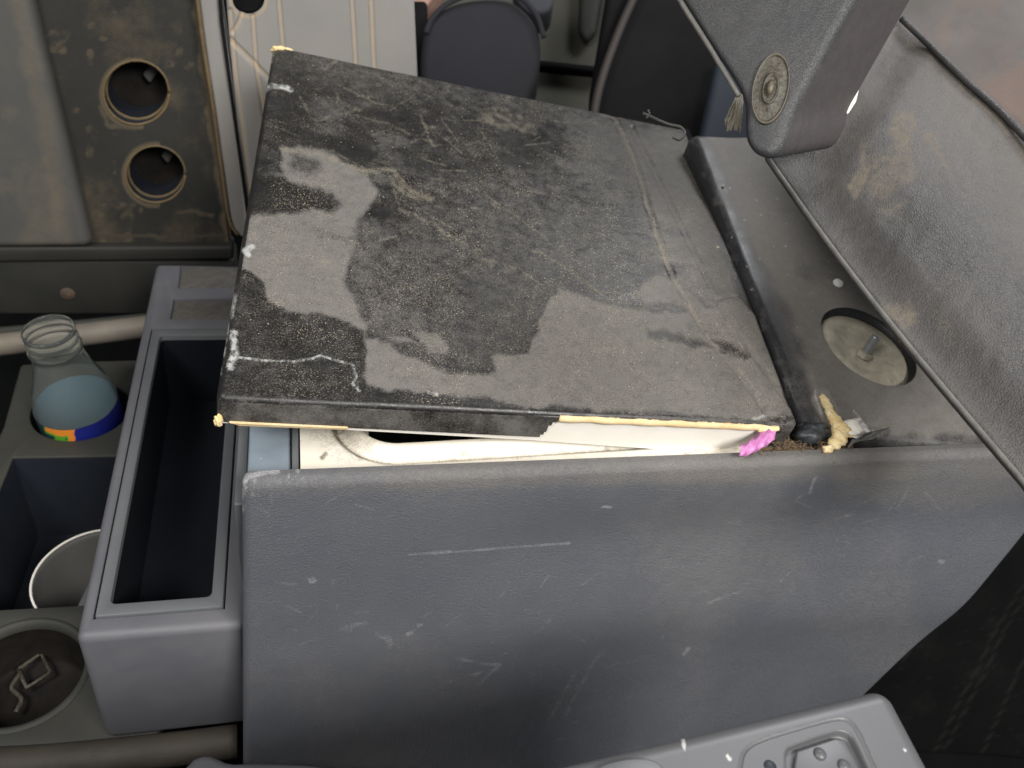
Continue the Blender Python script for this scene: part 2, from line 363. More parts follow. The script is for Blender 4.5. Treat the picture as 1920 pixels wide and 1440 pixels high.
for pts, wd, v in (([(765, 1040), (900, 1031), (1068, 1018)], 1.6, .75), ([(580, 1086), (588, 1084), (592, 1090), (583, 1092), (580, 1086)], 1.6, 1),
                   ([(1283, 1225), (1290, 1216)], 4, 1), ([(1762, 1052), (1768, 1054)], 3, .8), ([(1518, 925), (1524, 905), (1530, 895)], 2, .5),
                   ([(855, 1235), (910, 1245), (938, 1246), (900, 1280)], 2.5, .35), ([(765, 1189), (772, 1186)], 3, .7), ([(783, 1173), (789, 1171)], 3, .7),
                   ([(710, 1190), (725, 1195), (735, 1210)], 6, .25), ([(640, 1178), (688, 1168)], 4, .2), ([(1060, 1340), (1120, 1230), (1135, 1225)], 3, .22),
                   ([(1030, 1350), (1080, 1260)], 3, .15), ([(1328, 1130), (1390, 1108)], 2, .3), ([(450, 955), (447, 940), (452, 925)], 7, .9), ([(455, 905), (465, 893), (500, 885), (520, 883)], 5, .75),
                   ([(448, 900), (446, 1060), (450, 1400)], 3, .25), ([(1130, 950), (1145, 951)], 2, .6), ([(520, 1092), (555, 1096)], 2, .3), ([(885, 1265), (900, 1262)], 2, .4)):  # the long left-edge stroke paints that edge's highlight
    scuff_or_glint = np.maximum(scuff_or_glint, v * strokemask(pp, pts, wd, wd))
for cx_, cy_, sx, sy, nn in ((950, 1250, 90, 50, 26), (660, 1180, 120, 40, 22), (1090, 1290, 70, 60, 20), (1350, 1100, 220, 70, 22), (620, 1000, 90, 50, 14), (1650, 960, 120, 30, 16)):
    for k in range(nn):
        a = RNG.normal([cx_, cy_], [sx, sy]); an = RNG.normal(-.5, .7); l = RNG.uniform(5, 45)
        bb_ = (abs(pp[:, 0] - a[0]) < l + 8) & (abs(pp[:, 1] - a[1]) < l + 8)
        if bb_.any(): scuff_or_glint[bb_] = np.maximum(scuff_or_glint[bb_], RNG.uniform(.06, .20) * strokemask(pp[bb_], [a, a + l * np.array([math.cos(an), math.sin(an)])], 1.0, 1.6))
scuff_or_glint += .6 * strokemask(pp, [(450, 935), (470, 900), (560, 884)], 14, 14) * (vnoise(pp, 9, 8) > .35)
dust_or_light = .62 * sstep(-pp[:, 1], -(940 + (pp[:, 0] - 450) * -.025) , -(915 + (pp[:, 0] - 450) * -.03)) * (.45 + .55 * sstep(pp[:, 0], 500, 1300)) * (.8 + .3 * vnoise(pp, 50, 19))  # rim band paints the brighter light from above into the colour
dust_or_light += .35 * sstep(vnoise(pp, 260, 12), .0, .5) * .5 + .35 * strokemask(q, [(1600, 905), (1760, 925), (1900, 905)], 20, 40)
dust_or_light = np.maximum(dust_or_light, .5 * strokemask(q, [(1528, 858), (1545, 862)], 8, 6)); dust_or_light = np.clip(dust_or_light, 0, 1)
me = sp.mesh(); attr(me, 'dust_or_light', dust_or_light); attr(me, 'scuff_or_glint', np.clip(scuff_or_glint * np.where(pp[:, 1] > 965, .36, .8), 0, 1)); link('side_panel', me, M_panel, con)
# backing thickness of the panel (the inner wall behind it)
link('inner_wall', solid([(.006, .0100, -.5), (.45, .0085, -.5), (.62, .0085, -.014), (.006, .0085, -.009)], (0, .002, 0), .002), M_panel, con, angle=40)
# tray box
XL, XR, YF = -.1118, .031, .468
gx0, gx1, gy0, gy1 = -.1033, -.0186, .0155, .349
slotA = [PZ(*p, H) for p in ((338, 497), (480, 497), (480, 541), (333, 541))]; slotB = [PZ(*p, H) for p in ((325, 560), (480, 560), (480, 598), (319, 598))]
cuts = [bm_mesh('c', prism_bm(rect(gx0, gy0, gx1, gy1, H + .01), (0, 0, -.11)))]
for s_ in (slotA, slotB): cuts.append(bm_mesh('c', prism_bm([p + np.array([0, 0, .01]) for p in s_], (0, 0, -.0135))))
tb = solid(rect(XL, .001, XR - .035, YF, H), (0, 0, -.128), .006, 4, cuts)
link('tray_housing', tb, M_box, con, angle=35)
for s_ in (slotA, slotB):
    c_ = sum(s_) / 4; link('slot_pad', solid([c_ + (v - c_) * (.97, .93, 1) + np.array([0, 0, -.0034]) for v in s_], (0, 0, .0012), .0005, 2), M_slot, con, 'dirty brownish pad in a slot')
box_floor = rect(XL + .012, .012, -.002, YF - .012, H - .1285)
g = .0012
ins_cut = bm_mesh('c', prism_bm(rrect(-.0938, .0265, -.0282, .336, H + .02, .004), (0, 0, -.105)))
ti = solid(rect(gx0 + g, gy0 + g, gx1 - g, gy1 - g, H + .0012), (0, 0, -.098), .0015, 2, [ins_cut])
tray = link('tray_insert', ti, M_tray, con, 'removable grey tray with dark hollow', angle=35)
# added dark skin: paints the hollow's shade on its walls and floor
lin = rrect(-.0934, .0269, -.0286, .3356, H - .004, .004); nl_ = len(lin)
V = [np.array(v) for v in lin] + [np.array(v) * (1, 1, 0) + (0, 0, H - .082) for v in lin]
link('tray_shade', mesh('l', V, [(i, (i + 1) % nl_, nl_ + (i + 1) % nl_, nl_ + i) for i in range(nl_)] + [tuple(range(nl_, 2 * nl_))]), M_hollow_shade, con, 'painted shade in the hollow of the long tray', angle=50)
# rounded ledge under the tray box
lg = tube([PZ(x, y, -.272) + np.array([0, -.012, 0]) for x, y in ((-160, 1408), (60, 1402), (300, 1380), (447, 1362))], .0125, 16, spline=True)
link('lower_ledge', lg, M_ledge, con)
# blue strip beside the cool box
bs = solid(rect(.002, .0145, .0285, .42, -.020), (0, 0, -.09), .002, 3); link('blue_trim', bs, M_blue, con, angle=40)
bs = solid(rect(.0292, .0145, .0335, .42, -.016), (0, 0, -.09), .0012, 3); link('trim_edge', bs, M_tray, con, angle=40)
bs = solid(rect(-.0062, .0145, .0008, .42, -.034), (0, 0, -.09), .0012, 3); link('trim_channel', bs, M_tray, con, angle=40)

# ================================================================== COOL BOX (white, under the lid)
cb = thing('cool_box', 'dirty white plastic cool box set in the console under the black lid', 'cool box', (.2, .15, -.2))
ZW = -.016
def wpt(x, y): return PZ(x, y, ZW)
# flange sheet with smooth raised inner lip: grid in x,y with height profile from distance to the opening outline
x0, x1, y0, y1 = .0345, .395, .0138, .40
ox0, ox1, oy0, oy1, orad = .069, .375, .0405, .36, .03
gx = np.linspace(x0, x1, 420); gy = np.linspace(y0, y1, 420); GX, GY = np.meshgrid(gx, gy, indexing='ij'); PX_, PY_ = GX.ravel(), GY.ravel()
# signed distance of rounded rect opening (positive outside)
tilt = (PX_ - .07) * -.06
cxm, cym, hx, hy = (ox0 + ox1) / 2, (oy0 + oy1) / 2, (ox1 - ox0) / 2 - orad, (oy1 - oy0) / 2 - orad
dx = np.maximum(abs(PX_ - cxm) - hx, 0); dy = np.maximum(abs(PY_ + tilt * .5 - cym) - hy, 0); sd = np.hypot(dx, dy) - orad
zz = ZW - .005 * (1 - sstep(sd, .010, .017)) * 1.0 + .0075 * (1 - sstep(sd, .001, .010)) - .05 * (1 - sstep(sd, -.012, -.001)) ** 1.3
I = np.arange(420 * 420).reshape(420, 420)
Fq = np.stack([I[:-1, :-1].ravel(), I[1:, :-1].ravel(), I[1:, 1:].ravel(), I[:-1, 1:].ravel()], 1); Fq = Fq[(sd[Fq] > -.016).all(1)]
me = bpy.data.meshes.new('f'); P3 = np.stack([PX_, PY_, zz], 1); me.from_pydata(P3.tolist(), [], Fq.tolist()); me.update()
P2 = P3[:, :2] * 1000
dirt = .85 * np.exp(-((sd - .0125) / .0028) ** 2) * (.75 + .6 * vnoise(P2, 14, 5)) + .35 * sstep(vnoise(P2, 9, 6), .35, .8) + .18 * sstep(vnoise(P2, 60, 9), .1, .6)
dirt += .8 * strokemask(proj(P3), [(604, 858), (611, 851)], 4, 4)
attr(me, 'dirt', np.clip(dirt, 0, 1)); link('flange', me, M_white, cb)
link('tub', solid(rect(x0 + .03, y0 + .03, x1 - .03, y1 - .02, -.20), (0, 0, .135), .01, 3,
     [bm_mesh('c', prism_bm(rect(x0 + .036, y0 + .036, x1 - .036, y1 - .026, -.195), (0, 0, .2)))]), M_dark_in, cb, angle=40)
link('flange_skirt', solid(rect(x0, y0, x1, y0 + .002, ZW - .001), (0, 0, -.04), 0), M_white, cb, smooth=False)

# ================================================================== LID
NL, NR, FR, FL = (405, 746), (1498, 797), (1287, 242), (512, 84)
nl = PZ(*NL, .040); nr = PZ(*NR, .010); fr = PZ(*FR, .060)
ln = unit(np.cross(nr - nl, fr - nr)); fl = PL(*FL, nl, ln)
if ln[2] < 0: ln = -ln
LL = [nl, nr, fr, fl]
lid = thing('box_lid', 'dusty black vinyl-covered box lid lying askew, torn along its near edge', 'lid', (nl + nr + fr + fl) / 4 - ln * .03)
Z4 = z_zoom(400, 60, 3.2); Z5 = z_zoom(400, 500, 3.2); Z6 = z_zoom(950, 450, 3.2)
def lid_disp(s):
    p = s.px; h = np.zeros(len(p))
    for pts, wd, a in (([(1150, 215), (1190, 300), (1225, 420), (1263, 520), (1310, 600), (1345, 650), (1385, 700), (1430, 760)], 5, -.0009),
                       ([(1185, 240), (1230, 330), (1290, 450), (1345, 560), (1400, 650), (1480, 760)], 4, -.0010),
                       ([(1340, 562), (1372, 555), (1384, 560)], 3, -.0006), ([(1420, 740), (1440, 775), (1470, 790)], 4, -.0012),
                       ([(430, 668), (520, 680), (600, 668), (655, 682), (668, 725)], 3, .0004)):
        h += a * strokemask(p, pts, wd, wd * 1.5)
    step = polymask(p, [(1345, 562), (1385, 556), (1440, 620), (1530, 760), (1500, 830), (1470, 800)], 2) * .0012
    h += step + .0009 * vnoise(p, 180, 21, 3) + .0006 * vnoise(p, 60, 25, 2) * sstep(p[:, 0], 1150, 1300)
    # chipped far-left corner, worn upper edge
    sideways = s.side > 0
    h = np.where(s.side > s.rho * 1.2, 0, h)
    return h[:, None] * s.up
LT = .0215
lg = RG(LL, ln, .0052, LT, 620, 470, 14, disp=lid_disp)
lg.P = lg.P - ln * (.0050 * sstep(lg.side, lg.rho, LT) * lg.U / lg.Wd)[:, None]
p = lg.px; w = np.stack([vnoise(p, 26, 1, 4), vnoise(p, 26, 2, 4)], 1) * 9; q = p + w
def val(d, pts, v, soft=6, src=None): 
    m_ = polymask(q if src is None else src, pts, soft * 1.4 + 1); return d * (1 - m_) + v * m_
d = np.full(len(p), .10) + .10 * vnoise(p, 70, 30, 4)
# streaky veil over the upper part
rotp = np.stack([p[:, 0] * .97 + p[:, 1] * .25, (p[:, 1] * .97 - p[:, 0] * .25) * 3.2], 1)
d += .26 * sstep(vnoise(rotp, 110, 31, 5), .05, .6)
d = val(d, [(560, 90), (1000, 180), (1290, 240), (1300, 330), (1180, 330), (1120, 230), (860, 190), (620, 150), (520, 120)], .30, 20)
d = val(d, [(1060, 210), (1150, 220), (1190, 300), (1160, 330), (1080, 300)], .52, 25)
d = val(d, [(830, 340), (1000, 330), (1130, 400), (1180, 520), (1120, 560), (1000, 520), (860, 450)], .24, 24)
d = val(d, [(690, 430), (820, 400), (960, 470), (1030, 530), (1000, 640), (900, 690), (760, 670), (690, 620), (655, 540)], .27, 14)
# clear bright dust
d = val(d, Z4([(400, 690), (560, 690), (700, 730), (830, 790), (920, 850), (975, 940), (975, 990), (930, 1060), (885, 1120), (870, 1230), (825, 1330), (800, 1440)]) +
    Z5([(780, 100), (850, 200), (905, 330), (900, 430), (1060, 420), (1100, 520), (1300, 590), (1380, 640), (1700, 640), (1850, 590), (1920, 500)]) +
    [(1015, 620), (1030, 760), (690, 728), (683, 640), (680, 620)] + Z5([(820, 350), (700, 310), (560, 290), (420, 250), (320, 200), (290, 80), (180, 20)]) + Z4([(150, 1440), (165, 1300), (230, 1100), (300, 1100), (300, 860), (430, 860)]), .93, 4)
d = val(d, [(680, 400), (720, 430), (700, 520), (720, 560), (800, 600), (760, 640), (720, 640), (690, 600), (655, 540), (660, 450)], .38, 10)
d = val(d, Z4([(180, 830), (430, 870), (560, 930), (700, 970), (770, 1030), (720, 1080), (600, 1060), (450, 1090), (300, 1100), (190, 1090)]), .10, 4)
d = val(d, Z4([(470, 690), (540, 740), (640, 800), (630, 860), (540, 850), (470, 800)]), .35, 6)
d = val(d, Z4([(560, 1170), (700, 1190), (830, 1230), (800, 1260), (640, 1230)]), .55, 8)
d = val(d, Z5([(0, 60), (180, 20), (290, 80), (320, 200), (420, 250), (560, 290), (700, 310), (820, 350), (890, 410), (905, 500), (895, 640), (905, 700), (980, 740), (980, 800), (0, 800)]), .13, 3)
# right-hand bright field
d = val(d, Z6([(-90, 700), (130, 680), (190, 560), (190, 460), (250, 330), (310, 270), (480, 350), (700, 410), (800, 425), (1080, 420), (820, 380), (780, 290), (900, 210), (1000, 240), (960, 60), (900, -120), (1240, -100), (1400, 320), (1780, 900), (1760, 1050), (1500, 1080), (0, 980)]), .92, 4)
d = val(d, [(1165, 250), (1290, 250), (1330, 400), (1370, 560), (1290, 560), (1240, 480), (1200, 380)], .72, 14)
for pts, v in ((Z6([(740, 160), (980, 150), (1060, 130), (1070, 180), (1000, 220), (860, 210)]), .25), (Z6([(820, 400), (950, 375), (1050, 385), (1070, 415), (880, 440)]), .22),
               (Z6([(830, 540), (960, 555), (1160, 590), (1240, 640), (1100, 620), (850, 580)]), .18), (Z6([(1240, 590), (1350, 620), (1470, 700), (1440, 720), (1300, 670)]), .25),
               (Z6([(780, 1020), (900, 1020), (1010, 1045), (900, 1050)]), .3), (Z6([(960, 40), (1080, 50), (1060, 80), (980, 70)]), .5), (Z6([(1080, 290), (1200, 370), (1260, 400), (1160, 380)]), .4),
               (Z6([(210, 240), (290, 230), (310, 300), (220, 430), (180, 500), (190, 360)]), .22), ([(1190, 330), (1215, 360), (1235, 440), (1215, 430)], .3), ([(1180, 400), (1240, 415), (1300, 440), (1250, 440)], .4)):
    d = val(d, pts, v, 4)
d = val(d, Z5([(1200, 370), (1330, 400), (1420, 470), (1400, 540), (1290, 510), (1250, 440)]), .85, 3)
d = val(d, Z5([(1080, 430), (1180, 430), (1240, 450), (1130, 460)]), .8, 3)
# scratches and pale smear lines in the dust
tan = np.zeros(len(p))
for pts, wd, v in ((Z4([(400, 690), (560, 720), (800, 790), (930, 830)]), 3, .8), (Z4([(930, 830), (1080, 830), (1190, 950), (1310, 1010)]), 4, .7), (Z4([(1060, 880), (1150, 960), (1230, 1000)]), 3, .6),
                   (Z4([(1120, 1050), (1340, 1170), (1500, 1270), (1620, 1320)]), 2.5, .55), (Z4([(580, 240), (680, 220), (740, 170)]), 2, .5), (Z4([(780, 500), (850, 460), (920, 470)]), 2, .5),
                   (Z4([(1640, 510), (1750, 540), (1900, 580)]), 10, .55), (Z4([(1700, 470), (1900, 550)]), 6, .35), (Z4([(420, 720), (600, 700)]), 3, .5),
                   ([(1150, 215), (1190, 300), (1225, 420), (1263, 520), (1310, 600), (1345, 650)], 2.2, .9), ([(1345, 650), (1400, 710)], 2, .4),
                   ([(880, 480), (960, 500), (1010, 530), (990, 590)], 2, .3), ([(1000, 470), (1060, 500), (1140, 560)], 2.5, .45), ([(640, 210), (720, 230), (800, 260)], 2, .3),
                   (Z4([(1190, 660), (1320, 570)]), 2.5, .4), (Z4([(1240, 500), (1320, 680)]), 1.8, .45), (Z4([(735, 370), (738, 440)]), 1.6, .5), (Z4([(1080, 940), (1120, 1030)]), 1.6, .5), (Z4([(700, 500), (640, 530), (600, 515)]), 1.6, .3)):
    tan = np.maximum(tan, v * .6 * (.45 + .55 * sstep(vnoise(p, 9, 18, 3), -.4, .3)) * strokemask(q * .6 + p * .4, pts, wd * .6, wd * 1.6))
for k in range(90):
    a = RNG.uniform([480, 130], [1250, 620]); an = RNG.normal(.30, .35); l = RNG.uniform(15, 90)
    tan = np.maximum(tan, RNG.uniform(.06, .24) * strokemask(p, [a, a + l * np.array([math.cos(an), math.sin(an)]) + RNG.normal(0, 2, 2)], 1.1, 1.2))
scuff_or_glint = np.zeros(len(p))
for pts, wd, v in ((Z5([(150, 545), (300, 562), (480, 568), (600, 550), (640, 532), (730, 560), (840, 590), (860, 660), (835, 700)]), 1.6, .75), (Z5([(835, 700), (875, 745)]), 2, .9),
                   (Z4([(310, 350), (350, 325), (430, 335), (465, 350)]), 4, .95), (Z4([(340, 180), (370, 60)]), 4, .6), (Z5([(100, 600), (130, 520), (120, 400)]), 6, .8), (Z5([(110, 300), (125, 180)]), 4, .5),
                   (Z5([(1280, 750), (1340, 765)]), 2.5, .7), (Z5([(180, 715), (300, 660)]), 0.1, 0), (Z4([(200, 1310), (235, 1290)]), 5, .7), (Z6([(1480, 1070), (1560, 1050)]), 3, .6)):
    scuff_or_glint = np.maximum(scuff_or_glint, v * strokemask(p, pts, max(wd, .5), wd * 1.1 + .1) * (.25 + .75 * sstep(vnoise(p, 6, 17, 3), -.35, .45)))
edge = np.maximum(strokemask(q * .25 + p * .75, [(508, 90), (468, 330), (440, 520), (415, 700)], 2.2, 2.5) * sstep(vnoise(p, 20, 41, 3), -.35, .3), strokemask(p, [(458, 470), (466, 478)], 5, 4))
scuff_or_glint = np.maximum(scuff_or_glint, .75 * edge)
# sides: patchy dirt, shiny clean roll
nearside = (lg.dv < 0) & (abs(lg.dv) >= abs(lg.du)); roll = (lg.side > lg.rho * .35) & (lg.side < lg.rho * 1.25); low = lg.side >= lg.rho * 1.25
d = np.where(roll, .10 + .12 * vnoise(p, 50, 44) + .25 * sstep(p[:, 0], 1050, 1250), d)
d = np.where(low, .30 + .55 * sstep(vnoise(np.stack([p[:, 0], p[:, 1] * 2], 1), 60, 45, 4), -.3, .6), d)
d = np.clip((d - .10) * 1.12, 0, 1)
me = lg.mesh()
torn_poly = [(1004, 772), (1050, 776), (1100, 780), (1200, 790), (1300, 797), (1400, 802), (1432, 800), (1460, 795), (1400, 960), (980, 930), (985, 828)]
tearn = np.stack([vnoise(p, 12, 61, 2) * 3, vnoise(p, 12, 62, 2) * 5], 1)
tf = (lg.U + lg.rho) / lg.Wd; jag = vnoise(p, 10, 61, 3)
gone = (lg.dv < 0) & (abs(lg.dv) > abs(lg.du)) & (lg.side > lg.rho * (1.05 + .16 * jag)) & (tf > .548 - 1.3 * (lg.side - lg.rho) + .004 * jag) & (tf < .965)
gone |= (lg.dv > 0) & (lg.du < 0) & (lg.side > lg.rho * .4) & (vnoise(p, 8, 63, 2) > -.35)
gone |= low & (lg.dv > 0) & (vnoise(p, 18, 64, 2) + lg.dn * 40 > .9)
me = lg.mesh(~gone); attr(me, 'dust_or_light', d); attr(me, 'tan', np.clip(tan, 0, 1)); attr(me, 'scuff_or_glint', np.clip(scuff_or_glint, 0, 1)); attr(me, 'grit', np.where(lg.side > lg.rho * .25, .12, 1.0) * (.5 + .5 * sstep(vnoise(p, 90, 46, 3), -.4, .3)))
cover = link('vinyl_cover', me, M_lid, lid)
# board inside the cover
def inset(qd, a):
    c = sum(qd) / 4; return [v + unit(c - v) * a for v in qd]
bd = inset(LL, .0028); dn = [.0240, .0345, .026, .024]
V = [v - ln * .003 for v in bd] + [v - ln * k for v, k in zip(inset(LL, .0022), dn)]
bmm = mesh('b', V, [(0, 1, 2, 3), (7, 6, 5, 4), (0, 4, 5, 1), (1, 5, 6, 2), (2, 6, 7, 3), (3, 7, 4, 0)])
# expose it flush with the cover on the torn side: push the near face out
link('board', bmm, M_board, lid, 'bare white board showing where the cover is torn', smooth=False)
# white face strip standing proud along the torn part + foam roll
def near_edge(t, out, down): return nl + (nr - nl) * t - lg.ev * out - ln * down
t0, t1 = .545, .935
strip = [near_edge(t0 + .004, .0000, .0075), near_edge(t1 - .008, .0000, .0080), near_edge(t1 - .050, .0000, .0365), near_edge(t0 - .025, .0000, .0295)]
link('exposed_edge', solid([v + lg.ev * .0012 for v in strip], lg.ev * .003, .0004, 1), M_board, lid, 'blank white edge below the tan foam', smooth=False)
fm = tube([near_edge(t0 + (t1 + .012 - t0) * k / 14, -.0012, .0052 + .0003 * math.sin(k * 2.3)) for k in range(15)], lambda t: .0027 + .0002 * math.sin(t * 37), 12, .03)
link('foam_strip', fm, M_foam, lid)
fm = tube([near_edge(.925, -.001, .006), near_edge(.945, .0002, .0055), near_edge(.962, .0008, .0035)], lambda t: .0034 - .0016 * t, 10, .08); link('foam_end', fm, M_foam2, lid)
# thin amber lining peeking below the left end
am = solid([near_edge(.018, .0012, .0205), near_edge(.20, .0012, .0212), near_edge(.20, .0006, .0238), near_edge(.035, .0006, .0238)], lg.ev * .004, .0003, 1); link('lining_edge', am, M_foam, lid, smooth=False)
# crumbled foam at the far-left corner
def blob(c, r, mat_, nm, par, sq=(1, 1, .6), seed=0, amp=.35, sub=4):
    bm = bmesh.new(); bmesh.ops.create_icosphere(bm, subdivisions=sub, radius=1)
    P = np.array([v.co[:] for v in bm.verts]); r2 = 1 + amp * vnoise(P[:, :2] * 10 + P[:, 2:] * 7, 6, seed, 3)
    for v, k in zip(bm.verts, r2): v.co = Vector(np.array(c) + np.array(v.co[:]) * k * r * np.array(sq))
    return link(nm, bm_mesh('b', bm), mat_, par)
blob(fl + np.array([.004, -.005, -.003]), .0052, M_foam2, 'torn_foam', lid, (1.2, .9, .8), 3, .6)
blob(fl + np.array([.011, -.002, -.004]), .0038, M_foam2, 'torn_foam', lid, (1.7, .7, .7), 8, .6)
blob(near_edge(.004, .002, .0175), .0026, M_foam2, 'torn_foam', lid, (1, .8, 1.4), 12, .6)
# curled edging wire at the far right corner
link('curled_edging', tube([PD(1205, 212, .70), PD(1250, 232, .70), PD(1275, 238, .698), PD(1284, 250, .695), PD(1274, 262, .692), PD(1262, 258, .69)], .0011, 8), M_pipe, lid)
link('curled_edging', tube([PD(1212, 222, .69), PD(1218, 214, .69), PD(1215, 206, .69)], .0008, 6), M_pipe, lid)

# ================================================================== REAR COVER BLOCK
bk = [PZ(1508, 808, -.002), PZ(1990, 862, -.010), PZ(1660, 262, .080), PZ(1292, 248, .078)]
bn = unit(np.cross(bk[1] - bk[0], bk[3] - bk[0])); 
if bn[2] < 0: bn = -bn
block = thing('rear_console_cover', 'dusty black moulded cover with an oval opening, between the lid and the seat', 'console cover', (bk[0] + bk[1] + bk[2] + bk[3]) / 4 + np.array([0, 0, -.1]))
hc = PL(1628, 648, bk[0], bn); aa = PL(1628 + 86, 648 + 60, bk[0], bn) - hc; bb = PL(1628 + 30, 648 - 43, bk[0], bn) - hc
def blk_disp(s): return (.0010 * vnoise(s.px, 120, 51, 3) + .0006 * vnoise(s.px, 40, 52, 2))[:, None] * s.up - (.004 * strokemask(s.px, [(1535, 745), (1560, 790), (1640, 800)], 14, 16))[:, None] * s.up
bg_ = RG(bk, bn, .0095, .06, 420, 420, 16, holes=[(hc, aa, bb)], disp=blk_disp)
p = bg_.px; w = np.stack([vnoise(p, 30, 71, 4), vnoise(p, 30, 72, 4)], 1) * 10; q = p + w
d = np.full(len(p), .82) + .15 * vnoise(p, 60, 74, 3)
leftline = [(1300, 270), (1330, 330), (1370, 430), (1420, 540), (1460, 640), (1500, 740), (1520, 800)]
d -= .75 * strokemask(q, leftline, 16, 30)
for pts, v in (([(1335, 330), (1350, 340), (1365, 380), (1350, 385)], .3), ([(1450, 555), (1485, 590), (1480, 610), (1455, 590)], .3), ([(1480, 620), (1505, 640), (1510, 670), (1490, 660)], .25),
               ([(1490, 490), (1530, 500), (1525, 530), (1495, 520)], .55), ([(1540, 880), (1840, 880), (1860, 822), (1700, 815), (1560, 815)], .15)):
    d = val(d, pts, v, 7)
d = np.where((bg_.du < 0) & (bg_.side > bg_.rho * .7), .0 + .22 * sstep(vnoise(p, 22, 76, 4), .2, .6), d)
d = np.where((bg_.dv < 0) & (bg_.side > bg_.rho * .6), .22 + .2 * vnoise(p, 30, 77, 3), d)
sc = np.zeros(len(p))
for pts, wd, v in (([(1600, 770), (1625, 790)], 1.5, .4), ([(1625, 800), (1660, 803), (1600, 815)], 2, .5), ([(1530, 730), (1545, 770)], 2, .3)):
    sc = np.maximum(sc, v * strokemask(p, pts, wd, wd))
for k in range(26):
    a = RNG.uniform([1330, 300], [1560, 560]); 
    sc = np.maximum(sc, RNG.uniform(.2, .6) * (np.hypot(*(p - a).T) < RNG.uniform(1, 2)))
me = bg_.mesh(); attr(me, 'dust_or_light', np.clip(d, 0, 1)); attr(me, 'scuff_or_glint', sc); link('cover_shell', me, M_block, block)
# oval opening: wall, disc, bolt
rec = []; n = 72; V = []; Fc = []
dep = -bn * .009
for lv, (k, dd) in enumerate(((1.0, 0), (.985, .08), (.985, .3), (.965, .33), (.965, .6), (.95, .64), (.95, 1))):
    for i in range(n):
        t = 2 * math.pi * i / n; V.append(hc + aa * k * math.cos(t) + bb * k * math.sin(t) + dep * dd)
for lv in range(6):
    for i in range(n): Fc.append((lv * n + i, lv * n + (i + 1) % n, (lv + 1) * n + (i + 1) % n, (lv + 1) * n + i))
link('opening_rim', mesh('r', V, Fc), M_block, block)
V = []; Fc = []
for lv, k in enumerate(np.linspace(0.02, 1.0, 16)):
    for i in range(n):
        t = 2 * math.pi * i / n; h = .0018 * math.cos(k * 9) * k + .0016 * math.sin(t * 3 + k * 4) * k * (1 - k)
        V.append(hc + aa * k * math.cos(t) + bb * k * math.sin(t) + dep * .8 + bn * h)
for lv in range(15):
    for i in range(n): Fc.append((lv * n + i, lv * n + (i + 1) % n, (lv + 1) * n + (i + 1) % n, (lv + 1) * n + i))
Fc.append(tuple(range(n)))
disc = link('metal_disc', mesh('d', V, Fc), M_disc, block, 'dirty grey metal disc inside the oval opening')
b0 = PL(1620, 664, hc + dep * .6, bn)
bd_ = unit(np.array([.25, .05, 1]))
link('bolt_nut', lathe(b0 - bd_ * .002, bd_, [(0, .0045), (.0062, .0045), (.0066, .004), (.0066, 0)], 6), M_disc, disc, smooth=False)
thr = [(.0032 + (.0003 if i % 2 else 0), .0005 * i) for i in range(34)] + [(.0024, .0172), (0, .0173)]
link('bolt', lathe(b0, bd_, thr, 24), M_zinc, disc)
# torn foam lump and film at its front corner
bm = bmesh.new()
ctl = [(1537, 732, .001, .0023), (1544, 746, .002, .0029), (1551, 760, .002, .0033), (1558, 775, .002, .0040), (1567, 790, .0015, .0054), (1577, 804, .001, .0066), (1575, 820, -.001, .0060), (1563, 836, -.003, .0046)]
dense = [tuple(np.array(ctl[k // 6]) * (1 - k % 6 / 6) + np.array(ctl[k // 6 + 1]) * (k % 6 / 6)) for k in range(42)] + [(1588, 812, -.001, .0050), (1582, 800, 0, .0052)]
for x, y, z, r in dense:
    bmesh.ops.create_icosphere(bm, subdivisions=3, radius=1, matrix=Matrix.Translation(Vector(PZ(x, y, z))) @ Matrix.Diagonal((r, r, r * .7, 1)))
me = bm_mesh('f', bm); o = bpy.data.objects.new('f', me); COL.objects.link(o); md = o.modifiers.new('r', 'REMESH'); md.mode = 'VOXEL'; md.voxel_size = .0006
me = evald(o); bpy.data.objects.remove(o)
P = np.array([v.co[:] for v in me.vertices]); nr_ = np.array([v.normal[:] for v in me.vertices])
P2_ = P + nr_ * (.0013 * vnoise((P[:, :2] + P[:, 2:]) * 1000, 3.2, 27, 3))[:, None]; me.vertices.foreach_set('co', P2_.ravel()); me.update()
link('torn_foam', me, M_foam2, block, 'yellow foam bulging from the torn front corner')
blob(PZ(1596, 801, .0), .0108, M_board, 'foam_core', block, (1.25, .85, .45), 22, .6)
blob(PZ(1553, 843, -.002), .0038, M_foam2, 'foam_curl', block, (1.1, .8, 1), 25, .5)
V = []; Fc = []; nf = 14
for i in range(nf):
    for j in range(nf):
        u, v = i / (nf - 1), j / (nf - 1); A_ = np.array((1585, 846.)); B_ = np.array((1668, 801.)); C_ = np.array((1612, 800.)); D_ = np.array((1640, 832.))
        px_ = A_ * (1 - u) + B_ * u + (C_ - A_) * (1 - u) * v * .5 + (D_ - (A_ + B_) / 2) * (v - .4) * 2 * math.sin(u * math.pi)
        V.append(PZ(px_[0], px_[1], .0008 + .0016 * math.sin(v * 9 + u * 3) * math.sin(u * math.pi) + RNG.uniform(-.0004, .0004)))
for i in range(nf - 1):
    for j in range(nf - 1): Fc.append((i * nf + j, i * nf + j + 1, (i + 1) * nf + j + 1, (i + 1) * nf + j))
link('torn_film', mesh('f', V, Fc), M_film, block)
